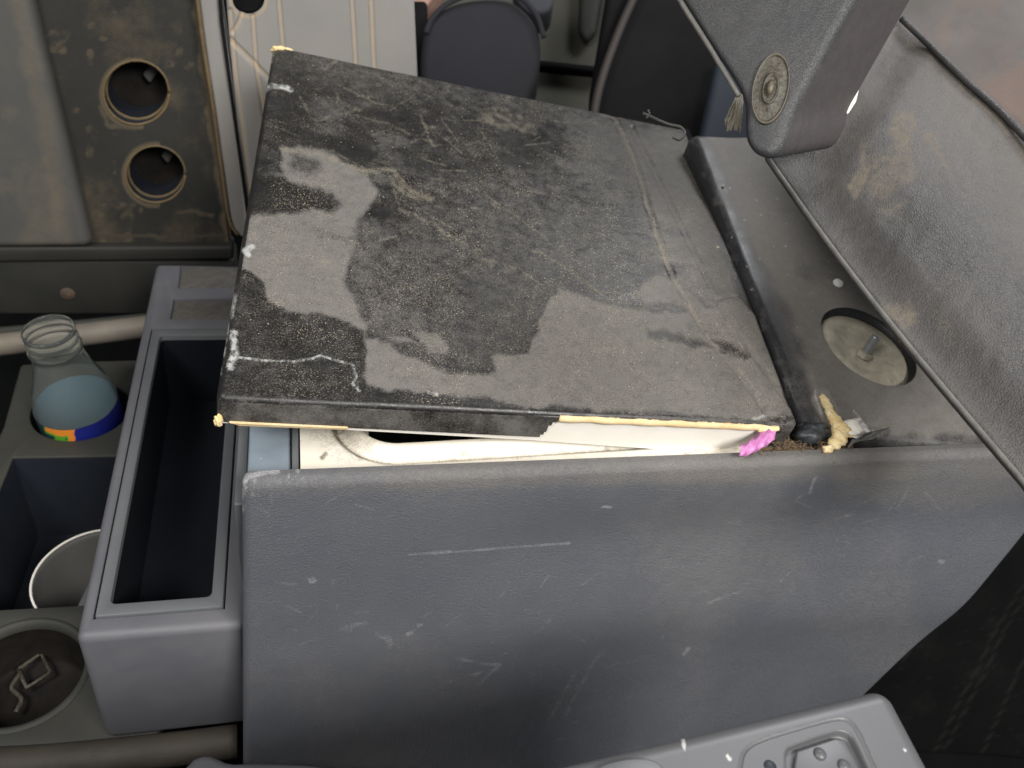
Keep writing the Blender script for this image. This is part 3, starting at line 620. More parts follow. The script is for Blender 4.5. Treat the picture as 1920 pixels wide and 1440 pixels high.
# dark hinge pad in the gap
hp = thing('hinge_pad', 'small dark rubber pad in the gap beside the yellow foam', 'rubber pad', PZ(1510, 835, -.03))
o = blob(PZ(1522, 812, -.005), .0118, M_hinge, 'pad', hp, (1.05, .9, .9), 31, .45)
blob(PZ(1462, 803, -.006), .007, M_black, 'pad_stub', hp, (1.3, .8, .8), 35, .4)
# pink scrap
V = []; Fc = []; nu, nv = 18, 8
for i in range(nu):
    for j in range(nv):
        x = 1386 + (1452 - 1386) * i / (nu - 1); y0_ = 838 - 42 * (i / (nu - 1)) ** 1.4
        a = PZ(x, y0_ + 8 + 20 * (j / (nv - 1) - .5) * (1.0 + 1.2 * i / nu), .003)
        V.append(a + np.array([0, 0, .0010 * math.sin(i * 1.3 + j * .9) + .0045 * math.sin(j / (nv - 1) * math.pi) + RNG.uniform(-.0005, .0005)]))
for i in range(nu - 1):
    for j in range(nv - 1): Fc.append((i * nv + j, i * nv + j + 1, (i + 1) * nv + j + 1, (i + 1) * nv + j))
ps = mesh('p', V, Fc); o = link('plastic_scrap', ps, M_pink); md = o.modifiers.new('s', 'SOLIDIFY'); md.thickness = .0004
tag(o, 'crumpled pink plastic scrap sticking out at the torn corner of the lid', 'plastic scrap')
# brown lint in the gap (uncountable)
lint = []
for k in range(260):
    a = PZ(RNG.uniform(1400, 1560), RNG.uniform(826, 856), RNG.uniform(-.012, -.003)); e = RNG.normal(0, .0035, 3) * np.array([1, 1, .5])
    lint.append(tube([a, a + e * .5 + RNG.normal(0, .0008, 3), a + e], .00025, 4, spline=False))
tag(link('lint', join_mesh(lint), M_fuzz), 'brown lint and crumbs caught in the gap behind the side panel', 'lint', kind='stuff')
link_base = solid([PZ(1385, 862, -.014), PZ(1600, 862, -.014), PZ(1600, 800, -.014), PZ(1440, 780, -.014)], (0, 0, -.004), 0)
link('gap_floor', link_base, M_fuzz, con, smooth=False)
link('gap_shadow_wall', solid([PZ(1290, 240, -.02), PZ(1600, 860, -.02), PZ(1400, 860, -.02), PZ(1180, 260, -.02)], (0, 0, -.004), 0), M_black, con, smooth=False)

# ------------------------------------------------------------------ sand grains (uncountable)
bm = bmesh.new()
def grain(c, r):
    mt = Matrix.Translation(Vector(c)) @ Matrix.Diagonal((r * random.uniform(.7, 1.4), r * random.uniform(.7, 1.3), r * .8, 1))
    bmesh.ops.create_icosphere(bm, subdivisions=1, radius=1, matrix=mt)
for k in range(420):
    u, v = RNG.uniform(.03, .95), RNG.uniform(.05, .95); c = (1 - u) * (1 - v) * nl + u * (1 - v) * nr + u * v * fr + (1 - u) * v * fl
    grain(c + ln * .0008, RNG.uniform(.00018, .0004))
for k in range(150):
    c = PL(RNG.uniform(1330, 1640), RNG.uniform(290, 770), bk[0], bn)
    pxy = proj(np.array([c]))[0]
    if pxy[0] < 1330 + (pxy[1] - 280) * .43 or np.hypot(pxy[0] - 1628, (pxy[1] - 648)) < 115: continue
    grain(c + bn * .0004, RNG.uniform(.0002, .00055))
for x, y, r in ((1356, 350, .0014), (1345, 465, .0012), (1435, 355, .0006), (1530, 420, .0006), (1500, 300, .0005)): grain(PL(x, y, bk[0], bn) + bn * .0008, r)
tag(link('sand_grains', bm_mesh('g', bm), M_crumb), 'pale sand grains scattered over the lid and rear cover', 'sand', kind='stuff')
c = PL(1571, 532, bk[0], bn)
pl = lathe(c, bn, [(0, .0030), (.0025, .0029), (.0042, .0019), (.0046, .0006), (.0044, 0)], 32); o = link('plastic_plug', pl, mat('white_plug', (.85, .85, .83), .4)); tag(o, 'small white round plug on the dusty black cover', 'plug')

# ================================================================== SEAT BACK (right)
seat = thing('driver_seat', 'grey-brown vinyl seat side with worn piping and pale fabric centre', 'seat', PD(1900, 700, .75))
A = PD(1452, 296, .640); B = PD(1925, 893, .463); Cc = PD(1692, 42, .70)
sn = unit(np.cross(B - A, Cc - A)); 
if np.dot(sn, CAM - A) < 0: sn = -sn
SPl = lambda x, y: PL(x, y, A, sn)
def vin_disp(s):
    p = s.px; nb = sstep(s.V, 0, .035)
    h = (.004 * vnoise(p, 260, 81, 2) + .0012 * vnoise(p, 70, 82, 3)) * nb
    h -= .006 * strokemask(p, [(1700, 60), (1600, 215), (1540, 300), (1470, 320)], 14, 60) * nb
    h += .012 * np.exp(-((segdist(p, [(1500, 330), (1940, 900)]) - 140) / 130) ** 2) * nb
    bow = .0045 * np.sin(np.pi * np.clip(s.U / (.82 * s.Wd), 0, 1)) * (1 - sstep(s.V, 0, .09))
    return h[:, None] * s.up - bow[:, None] * s.ev
vq = [SPl(1435, 285), SPl(2080, 1100), SPl(2200, 500), SPl(1690, 30)]
vg = RG(vq, sn, .004, .0068, 420, 360, 10, disp=vin_disp)
p = vg.px; w = np.stack([vnoise(p, 24, 91, 4), vnoise(p, 24, 92, 4)], 1) * 9; q = p + w
ZS = z_zoom(1240, 0, 2.8235)
tn = np.zeros(len(p))
for pts, v in ((ZS([(1230, 650), (1320, 640), (1340, 720), (1300, 850), (1220, 870), (1190, 760)]), .75), (ZS([(1060, 770), (1090, 790), (1085, 900), (1110, 980), (1040, 1080), (1000, 1020), (1060, 930)]), .8),
               (ZS([(1110, 880), (1320, 830), (1340, 1000), (1200, 1120), (1090, 1060)]), .45), (ZS([(1340, 740), (1450, 760), (1460, 860), (1520, 970), (1430, 880)]), .6), (ZS([(1150, 1150), (1300, 1150), (1260, 1220)]), .35),
               ([(1660, 570), (1715, 565), (1735, 600), (1700, 612), (1670, 590)], .75), ([(1740, 560), (1800, 640), (1780, 660)], .12)):
    tn = np.maximum(tn, v * polymask(q, pts, 6))
tn = tn * (.6 + .5 * sstep(vnoise(p, 7, 95, 2), -.4, .4)); tn = np.maximum(tn, .5 * strokemask(q, [(1710, 70), (1800, 150), (1870, 225), (1940, 300)], 4, 10))
du = .18 + .5 * sstep(p[:, 0] - .8 * p[:, 1], 1350, 1750) + .25 * vnoise(p, 150, 96, 3) + .4 * strokemask(q, [(1640, 180), (1600, 260), (1560, 310)], 20, 40)  # brighter upper right is light painted in, over patchy dust
me = vg.mesh(); attr(me, 'tan', np.clip(tn, 0, 1)); attr(me, 'dust_or_light', np.clip(du, 0, 1)); link('side_bolster', me, M_vinyl, seat)
row = np.unique(np.round(vg.V[vg.dv < 0], 7)); rv = row[np.argmin(abs(abs(row) - vg.rho * 1.1))]
sel = np.where((abs(vg.V - rv) < 1e-6) & (vg.du == 0))[0][::12]
link('piping', tube([vg.P[k] + sn * .0006 for k in sel], .0018, 10, .02, spline=False), M_pipe, seat, 'worn light piping along the lower edge')
pp3 = [SPl(x, y) + sn * .003 for x, y in ((1690, 42), (1740, 90), (1810, 158), (1870, 212), (1960, 305))]; link('piping', tube(pp3, lambda t: .0026, 12, .0), M_vinyl, seat)
# pale fabric centre
fd = -sn * .012
fq = [PL(1640, 20, A + fd, sn), PL(2150, 480, A + fd, sn), PL(2500, -100, A + fd, sn), PL(1900, -500, A + fd, sn)]
fg = RG(fq, sn, .02, .05, 200, 200, 10, disp=lambda s: (.006 * vnoise(s.px, 140, 99, 2))[:, None] * s.up)
p = fg.px; me = fg.mesh(); attr(me, 'tan', .7 * polymask(p + 8 * vnoise(p, 20, 5)[:, None], [(1830, 150), (1960, 110), (1960, 260), (1880, 215)], 22) + .35 * sstep(vnoise(p, 60, 7), .2, .6))
attr(me, 'dust_or_light', .5 * strokemask(p, [(1690, 10), (1760, -10)], 10, 25)); link('fabric_centre', me, M_fabric, seat)

# ================================================================== ARMREST with pivot
arm = thing('folded_armrest', 'dark vinyl armrest folded upright with a round pivot cap', 'armrest', PD(1460, 300, .56))
outl = [(1230, -80), (1272, 0), (1330, 92), (1385, 180), (1391, 244), (1396, 270), (1412, 291), (1438, 299), (1461, 286), (1477, 254), (1488, 214), (1516, 160), (1605, 0), (1650, -80)]
dA = .545
an_ = unit(M[2] * -1 + M[0] * -.35 + M[1] * 0)   # face turned a little left of the camera
a0 = PD(1445, 165, dA)
face = [PL(x, y, a0, an_) for x, y in catmull(outl[2:12], 5)]; face = [PL(x, y, a0, an_) for x, y in (outl[0], outl[1])] + face + [PL(x, y, a0, an_) for x, y in (outl[12], outl[13])]
ext = PD(1705, 12, dA + .05) - PL(1605, 0, a0, an_)
ab = solid(face, ext, .007, 4)
o = bpy.data.objects.new('t', ab); COL.objects.link(o); sb = o.modifiers.new('s', 'SUBSURF'); sb.levels = 0; ab2 = evald(o); bpy.data.objects.remove(o)
attr(ab2, 'dust_or_light', [max(0, min(1, 1.6 * float(np.dot(v.normal, M[0])) - .5)) * .62 for v in ab2.vertices]); link('arm_body', ab2, M_arm, arm, angle=50)  # light on the right-hand face, painted into its colour
ed = [PL(x, y, a0 + an_ * .0005, an_) for x, y in ((1235, -70), (1276, 3), (1332, 92), (1385, 180))]; link('piping', tube(ed, .0018, 8), M_pipe, arm)
sm = [PL(x, y, a0 + an_ * .0002, an_) for x, y in ((1598, 0), (1545, 100), (1488, 212))]
# pivot cap: outer oval ring, textured annulus, inner boss
cc = PL(1445, 167, a0 + an_ * .001, an_); ca = PL(1445 + 13, 167 - 66, a0 + an_ * .001, an_) - cc; cb_ = PL(1445 + 33, 167 + 5, a0 + an_ * .001, an_) - cc
def oval(prof, n=64):
    V = []; Fc = []
    for k, h in prof:
        for i in range(n):
            t = 2 * math.pi * i / n; V.append(cc + ca * k * math.cos(t) + cb_ * k * math.sin(t) + an_ * h)
    for lv in range(len(prof) - 1):
        for i in range(n): Fc.append((lv * n + i, lv * n + (i + 1) % n, (lv + 1) * n + (i + 1) % n, (lv + 1) * n + i))
    return mesh('o', V, Fc)
cap = link('pivot_cap', oval([(1.0, -.001), (1.0, .0008), (.97, .0016), (.94, .0014), (.91, .0004), (.88, .0004), (.50, .0005), (.46, .0010)]), M_bronze, arm, 'tarnished round pivot cap with a raised centre')
link('cap_centre', oval([(.46, .0010), (.44, .0022), (.38, .0022), (.34, .0008), (.26, .0008), (.22, .0030), (.12, .0040), (.01, .0042)]), M_bronze, cap)
link('worn_rim', oval([(1.01, .0006), (.985, .0020), (.955, .0016)]), M_ringb, cap)
link('rivet', oval([(.20, .0030), (.17, .0044), (.10, .0050), (.01, .0052)]), M_ringb, cap)
# pale bracket tab peeking out between armrest and seat
bt = solid([PD(x, y, .602) for x, y in ((1612, 165), (1606, 190), (1592, 212), (1578, 216), (1582, 200), (1600, 178))], -M[2] * -.006, .001, 2)
link('bracket_tab', bt, M_board, arm)
# bristle tuft below the armrest
br = []
for k in range(90):
    a = PD(1388 + RNG.uniform(-6, 5), 182 + RNG.uniform(-6, 8), .66); e = PD(1376 + RNG.uniform(-18, 14), 238 + RNG.uniform(-14, 10), .66)
    br.append(tube([a, (a + e) / 2 + RNG.normal(0, .001, 3), e], .0005, 4, spline=False))
tag(link('bristle_tuft', join_mesh(br), M_bristle), 'tuft of straw-coloured bristles behind the folded armrest', 'bristles')

# ================================================================== CUP HOLDER CONSOLE (left)
ZC = -.2685
cup = thing('cup_holder_console', 'dusty grey-green cup holder console with two round holders and a bin', 'cup holder', (-.25, .15, -.4))
def zc(x, y): return PZ(x, y, ZC)
outer = [zc(-330, 1425), zc(188, 1396), zc(300, 1390), zc(330, 672), zc(150, 676), zc(38, 682), zc(5, 800), zc(-60, 930), zc(-400, 1000)]
hb = zc(152, 768); hbr = np.linalg.norm(zc(245, 768) - zc(60, 768)) / 2
hn = zc(38, 1262); hnr = np.linalg.norm(zc(158, 1262) - zc(-85, 1262)) / 2
binp = [zc(24, 857), zc(300, 853), zc(290, 1126), zc(170, 1134), zc(-120, 1150), zc(-30, 990)]
cuts = [bm_mesh('c', prism_bm(circ(hb + np.array([0, 0, .02]), hbr), (0, 0, -.09))), bm_mesh('c', prism_bm(circ(hn + np.array([0, 0, .02]), hnr), (0, 0, -.075))),
        bm_mesh('c', prism_bm([v + np.array([0, 0, .02]) for v in binp], (0, 0, -.13)))]
cm = solid(outer, (0, 0, -.14), .004, 3, cuts); link('holder_body', cm, M_cupc, cup, angle=35)
def well(c, r, dpt, m_): 
    return link('holder_well', lathe(c, (0, 0, 1), [(r - .0008, -.002), (r - .0012, -dpt + .004), (r - .005, -dpt + .0006), (0.0002, -dpt + .0006)], 48), m_, cup)
well(hb, hbr, .07, M_black); well(hn, hnr, .055, M_well)  # near-black skins put the shade of both wells into colour
link('holder_rim', lathe(hn, (0, 0, 1), [(hnr + .004, .0004), (hnr + .002, .002), (hnr - .001, .0012), (hnr - .0015, -.008)], 64), M_cupc, cup)
c2 = sum(binp) / 6; bi = [c2 + (v - c2) * .992 for v in binp]
V = [v + np.array([0, 0, -.0015]) for v in bi] + [c2 + (v - c2) * .93 + np.array([0, 0, -.108]) for v in bi]
link('bin_shade', mesh('b', V, [(i, (i + 1) % 6, 6 + (i + 1) % 6, 6 + i) for i in range(6)] + [tuple(range(6, 12))]), M_dark_in, cup, smooth=False)  # dark lining added to carry the bin's shade in its colour
# hook-shaped clip lying in the near holder
clz = ZC - .045
cl = thing('wire_clip', 'dull bent square clip lying in the near cup holder', 'clip', PZ(70, 1270, clz))
pts = [PZ(x, y, clz) for x, y in ((35, 1255), (78, 1225), (94, 1262), (50, 1290), (35, 1255))]
link('loop', tube(pts, .0022, 6, spline=False), M_bronze, cl); link('tail', tube([PZ(38, 1262, clz), PZ(22, 1290, clz), PZ(40, 1310, clz), PZ(30, 1335, clz)], .002, 6), M_bronze, cl)

# bottle
bz = ZC - .066; base = PZ(165, 800, bz); base = hb + np.array([.0045, -.001, -.064]); top = None
mouth = PD(90, 618, np.dot(M[2], (hb - CAM)) - .085)
ax = unit(mouth - base); Lb = np.linalg.norm(mouth - base)
bot = thing('glass_bottle', 'empty clear glass bottle without a cap standing in the far cup holder', 'bottle', base)
sc_ = np.dot(M[2], mouth - CAM) / F; rm = 46 * sc_; rb = 71 * np.dot(M[2], hb - CAM) / F
prof = [(.001, .002), (rb * .85, .002), (rb * .97, .006), (rb, .012), (rb, Lb * .46), (rb * .985, Lb * .48), (rb * .96, Lb * .52), (rb * .90, Lb * .59), (rb * .76, Lb * .66), (rb * .68, Lb * .73), (rm * 1.03, Lb * .80), (rm * 1.01, Lb * .83), (rm * 1.0, Lb * .86), (rm * 1.06, Lb * .868), (rm * 1.07, Lb * .876), (rm * .99, Lb * .886),
        (rm * .97, Lb * .915), (rm * 1.03, Lb * .925), (rm * 1.03, Lb * .932), (rm * .96, Lb * .94), (rm * .96, Lb * .972), (rm * 1.02, Lb * .98), (rm * 1.02, Lb * .993), (rm * .985, Lb)]
th = .0013; inner = [(max(r - th, .0008), h + (th * 1.4 if h < .01 else 0)) for r, h in prof[::-1]]
bmb = lathe(base, ax, prof + inner, 72); link('bottle_glass', bmb, M_glass, bot)
lbm = lathe(base, ax, [(rb + .0005, .006 + (Lb * .455 - .006) * k / 12) for k in range(13)], 96)
Pl = np.array([v.co[:] for v in lbm.vertices]); pl_ = proj(Pl); hgt = (Pl - base) @ ax / Lb
zn = np.zeros(len(Pl)); xm = pl_[:, 0]
zn[(xm < 142)] = .8; zn[(xm < 142) & (hgt > .39)] = .4; zn[(xm > 126) & (xm < 142)] = .4; zn[(xm > 104) & (xm < 124) & (hgt > .31) & (hgt < .40)] = .6; zn[xm < 84] = .8
attr(lbm, 'zone', zn); link('label', lbm, M_label, bot)

# white tub in the bin
rc = PZ(186, 1082, ZC - .012); rr = np.linalg.norm(PZ(64, 1082, ZC - .012) - rc)
tub = thing('paper_cup', 'white paper cup standing in the dark bin beside the tray', 'cup', rc + np.array([0, 0, -.09]))
link('cup_rim', tube([rc + rr * 1.003 * np.array([math.cos(t), math.sin(t), 0]) + np.array([0, 0, .002]) for t in np.linspace(0, 2 * math.pi, 61)], .0011, 8, spline=False), M_board, tub)
link('blue_insert', solid([rc + rr * np.array(v) for v in ((.02, .80, -.06), (-.42, -.78, -.30), (.5, -.75, -.30), (.8, .3, -.06))], (0, 0, -.002), .0008, 2), M_tray, tub, 'blue-grey flap inside the cup')
link('cup_wall', lathe(rc, (.0, .04, 1), [(rr * .80, -.088), (rr * .975, -.004), (rr * 1.0, -.002), (rr * 1.015, .0005), (rr * 1.0, .002), (rr * .98, .0005), (rr * .965, -.004), (rr * .79, -.085), (.0005, -.085)], 80), M_paper, tub)

# ================================================================== FAR DOOR (left background)
YD = .60
door = thing('door_panel', 'dirty dark door panel with two round openings and tan edging', 'door panel', PY(200, 590, YD))
dq = [PY(-300, 486, YD), PY(436, 486, YD), PY(345, -260, YD), PY(-300, -260, YD)]
holes = []
for cx_, cy_, r1, r2 in ((256, 175, 62, 62), (292, 328, 56, 55)):
    c = PY(cx_, cy_, YD); holes.append((c, PY(cx_ + r1, cy_, YD) - c, PY(cx_, cy_ - r2, YD) - c))
dg_ = RG(dq, (0, -1, 0), .003, .02, 420, 420, 6, holes=holes)
p = dg_.px; q = p + 8 * np.stack([vnoise(p, 30, 101), vnoise(p, 30, 102)], 1)
tn = np.maximum.reduce([.8 * strokemask(q, [(366, -50), (372, 40), (392, 180), (412, 320), (432, 470)], 7, 10), .35 * strokemask(q, [(200, 443), (430, 440)], 3, 6), .45 * strokemask(q, [(330, 395), (400, 402)], 2, 5),
                        .5 * strokemask(q, [(190, 200), (205, 235), (240, 240)], 3, 7), .8 * (1 - sstep(abs(np.hypot(p[:, 0] - 254, p[:, 1] - 175) - 64), 0, 7)) * (p[:, 0] < 270), .8 * (1 - sstep(abs(np.hypot(p[:, 0] - 290, p[:, 1] - 328) - 58), 0, 7)) * (p[:, 0] < 300),
                        .6 * polymask(q, [(175, 390), (200, 405), (185, 412)], 4), .42 * sstep(vnoise(p, 90, 105, 5), -.1, .6), .5 * sstep(vnoise(p, 24, 106, 3), .3, .7) * sstep(vnoise(p, 160, 107), -.1, .4)])
me = dg_.mesh(); attr(me, 'tan', np.clip(tn, 0, 1)); link('door_skin', me, M_door, door)
for c, a, b in holes:
    V = []; Fc = []; n = 48; prof = [(1.0, .0), (.985, .004), (.985, .012), (.94, .0125), (.94, .016), (.94, .045)]
    for k, h in prof:
        for i in range(n):
            t = 2 * math.pi * i / n; V.append(c + a * k * math.cos(t) + b * k * math.sin(t) + np.array([0, h, 0]))
    for lv in range(len(prof) - 1):
        for i in range(n): Fc.append((lv * n + i, lv * n + (i + 1) % n, (lv + 1) * n + (i + 1) % n, (lv + 1) * n + i))
    hr = link('round_opening', mesh('h', V, Fc), M_dark_in, door, 'round opening with a grimy tan rim')
    for k1, h1 in ((.992, .0008), (.955, .0125)):
        link('grimy_ring', tube([c + a * k1 * math.cos(2 * math.pi * i / 40) + b * k1 * math.sin(2 * math.pi * i / 40) + np.array([0, h1, 0]) for i in range(41)], .0016, 6, .15, spline=False), M_tanedge, hr)
    V = [c + a * .94 * math.cos(2 * math.pi * i / n) + b * .94 * math.sin(2 * math.pi * i / n) + np.array([0, .045, 0]) for i in range(n)]
    link('opening_back', mesh('k', V, [tuple(range(n))]), M_well, hr, smooth=False)
    link('inner_mount', solid([c + a * x + b * y + np.array([0, .030, 0]) for x, y in ((.05, .25), (.45, .75), (.62, .45), (.30, -.05))], (0, .012, 0), .003, 2), M_door2, hr)
# shelf and lower grimy edge of the door
link('door_base', solid([PY(-300, 488, YD - .004), PY(440, 488, YD - .004), PY(450, 592, YD - .004), PY(-300, 592, YD - .004)], (0, .05, 0), .006, 3), M_door, door, angle=40)
link('door_step', solid([PY(-300, 466, YD - .012), PY(437, 463, YD - .012), PY(438, 488, YD - .012), PY(-300, 496, YD - .012)], (0, .03, 0), .004, 3), M_door, door, angle=40)
link('rust_patch', lathe(PY(127, 551, YD - .0045), (0, -1, 0), [(.009, 0), (.008, .001), (.0002, .0012)], 9), M_rust, door)
# rounded pale pocket slab
kq = [PY(-300, 470, YD - .016), PY(180, 466, YD - .016), PY(2, -200, YD - .016), PY(-300, -200, YD - .016)]
kg = RG(kq, (0, -1, 0), .011, .018, 200, 260, 10); p = kg.px; q = p + 8 * np.stack([vnoise(p, 40, 111), vnoise(p, 40, 112)], 1)
me = kg.mesh(); attr(me, 'tan', np.clip(.38 * strokemask(q, [(25, -60), (60, 120), (95, 300), (125, 470)], 10, 20) + .35 * sstep(vnoise(p, 70, 113, 3), .1, .6), 0, 1))
link('pale_pocket', me, M_door2, door, 'pale dusty pocket slab with rounded corner')
# column and ribbed light panel
YR = .58
rp = thing('ribbed_panel', 'light grey ribbed plastic panel behind the black lid', 'panel', PY(600, 440, YR))
col = solid([PY(x, y, YR) for x, y in ((356, -200), (372, 0), (400, 200), (425, 400), (440, 440), (470, 450), (450, 250), (414, 0), (405, -200))], (0, .03, 0), .003, 3); link('column', col, M_ribbed, rp, angle=40)
link('column_edge', tube([PY(x, y, YR - .001) for x, y in ((360, -120), (371, 0), (384, 100), (400, 200), (415, 310), (430, 410), (446, 440))], .0022, 8), M_tanedge, rp)
rq = [PY(466, 520, YR - .004), PY(800, 520, YR - .004), PY(768, -200, YR - .004), PY(408, -200, YR - .004)]
hc2 = PY(466, -2, YR - .004); hol2 = [(hc2, PY(466 + 30, -2, YR - .004) - hc2, PY(466, -30, YR - .004) - hc2)]
ribs = [[(438, 60), (450, 38), (455, 24)], [(474, 30), (480, 120), (500, 240)], [(523, 0), (528, 60), (536, 150)], [(660, 0), (666, 100), (670, 200)], [(696, 0), (700, 100), (706, 200)], [(432, 75), (470, 112), (515, 160)], [(432, 20), (440, 120), (462, 300), (475, 400)]]
rg_ = RG(rq, (0, -1, 0), .004, .02, 300, 380, 8, holes=hol2, disp=lambda s: sum(-.0016 * strokemask(s.px, r_, 4, 5) for r_ in ribs)[:, None] * s.up)
p = rg_.px; me = rg_.mesh(); attr(me, 'tan', np.clip(sum(.5 * strokemask(p, r_, 2, 4) for r_ in ribs) + .5 * strokemask(p, circ((466, -2, 0), 34)[0:48:4] and [(466 + 34 * math.cos(t), -2 + 34 * math.sin(t)) for t in np.linspace(0, 6.28, 24)], 2, 4), 0, 1)); link('ribbed_face', me, M_ribbed, rp)
V = [hc2 + hol2[0][1] * 1.1 * math.cos(t) + hol2[0][2] * 1.1 * math.sin(t) + np.array([0, .012, 0]) for t in np.linspace(0, 2 * math.pi, 25)[:-1]]
link('hole_back', mesh('h', V, [tuple(range(24))]), M_black, rp, smooth=False)
# gap between column and ribbed sheet
link('seam', solid([PY(x, y, YR - .006) for x, y in ((405, -60), (412, -60), (419, 40), (440, 200), (470, 420), (464, 420), (434, 200), (412, 40))], (0, .002, 0), 0), M_black, rp, smooth=False)

# sill bar at the foot of the door
sb_ = thing('door_sill', 'long beige metal sill bar at the foot of the far door', 'sill', PY(100, 660, .54))
link('sill_bar', tube([PY(-260, 668, .53), PY(-100, 656, .53), PY(20, 644, .53), PY(120, 632, .53), PY(280, 612, .53), PY(420, 596, .53)], .0135, 16), M_sill, sb_)
link('sill_lip', tube([PY(-260, 642, .55), PY(-60, 626, .55), PY(120, 610, .55), PY(300, 592, .55)], .005, 10), M_cupc, sb_)

# ------------------------------------------------------------------ far centre: second seat, cab wall
s2 = thing('passenger_seat', 'dark navy rounded seat in the shade beyond the lid', 'seat', PY(900, 300, .95))
outl2 = [PD(x, y, 1.25) for x, y in catmull([(790, 300), (786, 160), (788, 90), (800, 40), (840, 8), (900, -6), (960, 0), (1000, 35), (1014, 80), (1008, 140), (990, 190), (975, 300)], 6)]
link('seat_pad', solid(outl2, M[2] * .12, .022, 6), M_navy, s2, angle=60)
link('seat_rim', tube([PD(x, y, 1.243) for x, y in ((798, 62), (812, 32), (845, 4), (900, -14), (965, -10), (1004, 26), (1020, 70))], .004, 10), M_navy, s2)
link('seat_headrest', solid([PD(x, y, 1.30) for x, y in catmull([(960, -60), (965, -10), (985, 18), (1010, 26), (1036, 10), (1040, -60)], 5)], M[2] * .08, .01, 4), M_navy_rim, s2, angle=60)
cw = thing('cab_wall', 'dull olive cab wall with a ledge beyond the navy seat', 'cab wall', PD(1070, 300, 1.5))
def quadD(pts, d, th, bev=.006): return solid([PD(x, y, d) for x, y in pts], M[2] * th, bev, 3)
link('wall_face', quadD([(400, -500), (2600, -500), (2600, 160), (700, 160)], 1.52, .03), M_olive, cw, angle=40)
link('ledge', quadD([(960, 106), (1130, 124), (1132, 136), (960, 118)], 1.47, .04, .004), M_black, cw, angle=40)
link('lower_wall', quadD([(900, 120), (1300, 132), (1300, 420), (900, 420)], 1.50, .03), M_olive, cw, angle=40)
link('wall_recess', quadD([(1090, -100), (1145, -100), (1120, 60), (1100, 82), (1084, 60)], 1.49, .02, .01), M_door, cw, angle=40)
pr = thing('dark_pillar', 'near-black upright trim between the cab wall and the armrest', 'trim', PD(1250, 300, 1.2))
link('pillar_front', quadD([(1170, -200), (1110, 160), (1092, 420), (1700, 420), (1800, -200)], 1.15, .05, .01), M_black, pr, angle=40)
link('pillar_flank', quadD([(1345, 110), (1280, 420), (1600, 420), (1600, 110)], 1.10, .03, .01), mat('dark_blue_trim', (.022, .03, .045), .7), pr, angle=40)
link('pillar_edge', tube([PD(1215, -60, 1.13), PD(1160, 60, 1.13), PD(1120, 180, 1.13), PD(1105, 300, 1.13)], .006, 8), mat('dark_brown_edge', (.03, .024, .022), .7), pr)
# warm reddish object peeking past the ribbed panel
wc = thing('red_brown_bag', 'blurred reddish brown bag behind the navy seat', 'bag', PD(775, 40, 1.4))
link('bag_body', solid([PD(x, y, 1.40) for x, y in catmull([(740, -40), (830, -50), (812, -5), (792, 20), (778, 45), (745, 40)], 4)], M[2] * .06, .012, 4), mat('red_brown_cloth', (.36, .17, .12), .8, (.45, .33, .28), 30), wc, angle=60)
link('backing', quadD([(760, 0), (800, 0), (800, 420), (760, 420)], 1.3, .02), M_black, wc, angle=40)

# ================================================================== right-hand footwell side
fs = thing('seat_base_cover', 'dark carpeted seat base with pale stitch lines below the seat', 'seat base', (.8, .1, -.5))
sq = [(.46, .075, -.54), (1.4, -.10, -.54), (1.4, .10, .02), (.60, .10, -.012)]
sg = RG(sq, (-.05, -1, .25), .01, .03, 200, 200, 6, disp=lambda s: (.004 * vnoise(s.px, 120, 131, 2))[:, None] * s.up)
p = sg.px; dd = np.maximum.reduce([.55 * strokemask(p, l, 1.6, 3) for l in ([(1735, 1440), (1800, 1310), (1860, 1200), (1925, 1080)], [(1750, 1445), (1815, 1315), (1875, 1205), (1940, 1085)], [(1830, 1440), (1890, 1300), (1940, 1210)], [(1690, 1240), (1730, 1170), (1780, 1100)])])
dd += .16 * sstep(vnoise(p, 60, 133, 4), .2, .7) + .35 * (vnoise(p, 5, 134, 2) > .66)
me = sg.mesh(); attr(me, 'dust_or_light', np.clip(dd, 0, 1)); link('base_face', me, M_carpet, fs)

# ================================================================== CONTROL PANEL (near, bottom right)
ZK = .02
def zk(x, y, dz=0): return PZ(x, y, ZK + dz)
ct = thing('switch_armrest', 'light grey plastic armrest end with a recessed switch panel', 'armrest', zk(1400, 1600, -.1))
kq = [zk(400, 2300), zk(1960, 1840), zk(1672, 1282), zk(-250, 1750)]  # unseen left end and depth extended to shade the side panel's foot
kg = RG(kq, (0, 0, 1), .009, .16, 560, 260, 12)
p = kg.px; sc = np.zeros(len(p))
for pts, wd in (([(1281, 1388), (1283, 1402)], 5), ([(1364, 1417), (1369, 1424)], 4), ([(1544, 1313), (1548, 1314)], 2), ([(1695, 1405), (1698, 1408)], 2), ([(960, 1465), (965, 1452), (1000, 1445)], 1)): sc = np.maximum(sc, strokemask(p, pts, wd, 1.5))
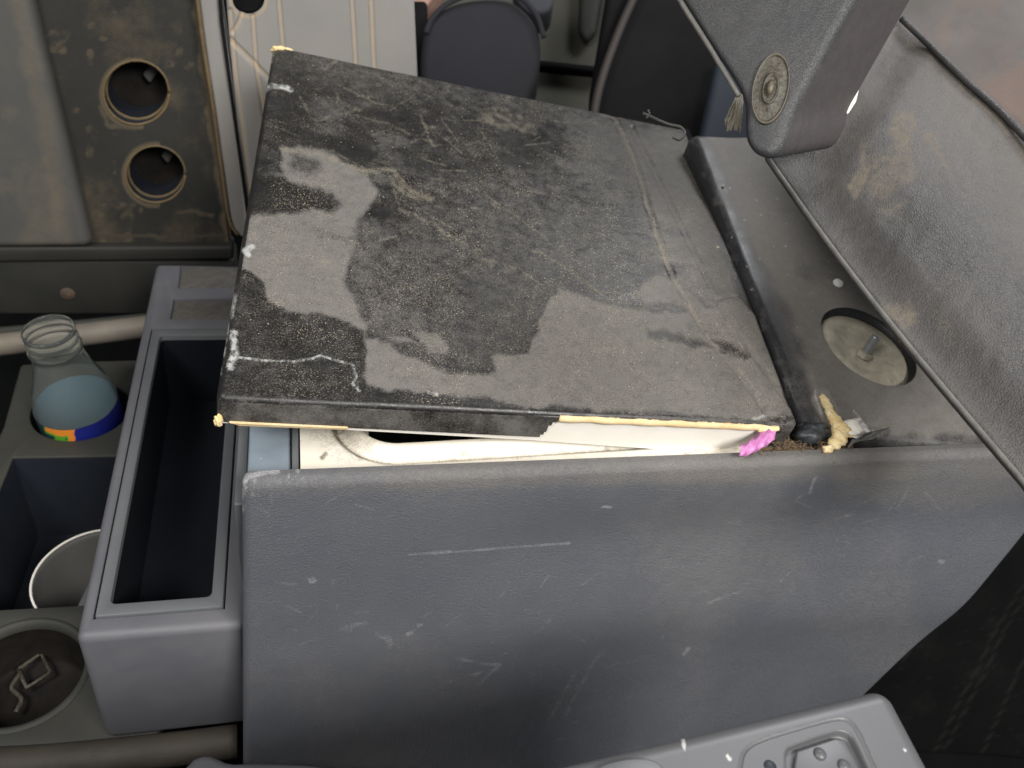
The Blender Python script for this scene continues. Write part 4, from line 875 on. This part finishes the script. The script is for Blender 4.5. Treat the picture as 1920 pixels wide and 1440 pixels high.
# groove round the bezel
bez = catmull([(1380, 1520), (1388, 1440), (1398, 1408), (1430, 1388), (1500, 1366), (1560, 1350), (1590, 1352), (1612, 1378), (1640, 1440), (1690, 1540)], 6)
kg.P = kg.P - (.0007 * strokemask(p, bez, 2.5, 2))[:, None] * kg.up
inn = polymask(p, [tuple(v) for v in catmull([(1470, 1540), (1474, 1440), (1476, 1408), (1495, 1396), (1560, 1374), (1585, 1374), (1600, 1388), (1630, 1450), (1670, 1540)], 6)], 3)
kg.P = kg.P - (.004 * inn)[:, None] * kg.up
me = kg.mesh(); attr(me, 'scuff_or_glint', sc); link('armrest_shell', me, M_ctrl, ct)
sw = solid([zk(x, y, -.0035) for x, y in ((1484, 1540), (1486, 1440), (1490, 1412), (1562, 1388), (1582, 1392), (1606, 1440), (1650, 1540))], (0, 0, .0022), .0012, 3)
sw = link('switch_plate', sw, M_ctrl2, ct, angle=50)
for x, y in ((1537, 1414), (1582, 1436)):
    link('switch_button', lathe(zk(x, y, -.0014), (0, 0, 1), [(.0031, 0), (.0030, .0006), (.0022, .0014), (.0001, .0018)], 28), M_ctrl2, sw)
link('slot_button', lathe(zk(1444, 1437, 0), (.0, 0, 1), [(.0030, .0001), (.0024, .0006), (.0001, .0007)], 24), M_dark_in, ct)
link('side_handle', solid([zk(x, y, .0005) for x, y in catmull([(1090, 1462), (1130, 1437), (1180, 1425), (1222, 1428), (1245, 1450), (1240, 1500), (1100, 1520)], 5)], (0, 0, .0014), .0007, 2), M_ctrl2, ct, angle=50)
# grey rounded lever cap at the bottom left
lv = thing('grey_floor_cap', 'smooth grey plastic cap at the foot of the side panel', 'cap', PZ(500, 1500, -.3))
zl = -.24
lq = [PZ(150, 1700, zl), PZ(760, 1700, zl), PZ(668, 1424, zl), PZ(330, 1424, zl)]
lr = solid([PZ(x, y, zl) for x, y in catmull([(150, 1800), (340, 1442), (440, 1428), (540, 1428), (620, 1436), (760, 1470), (900, 1700)], 6)], (0, 0, -.03), .006, 4); link('cap_shell', lr, M_box, lv, angle=50)
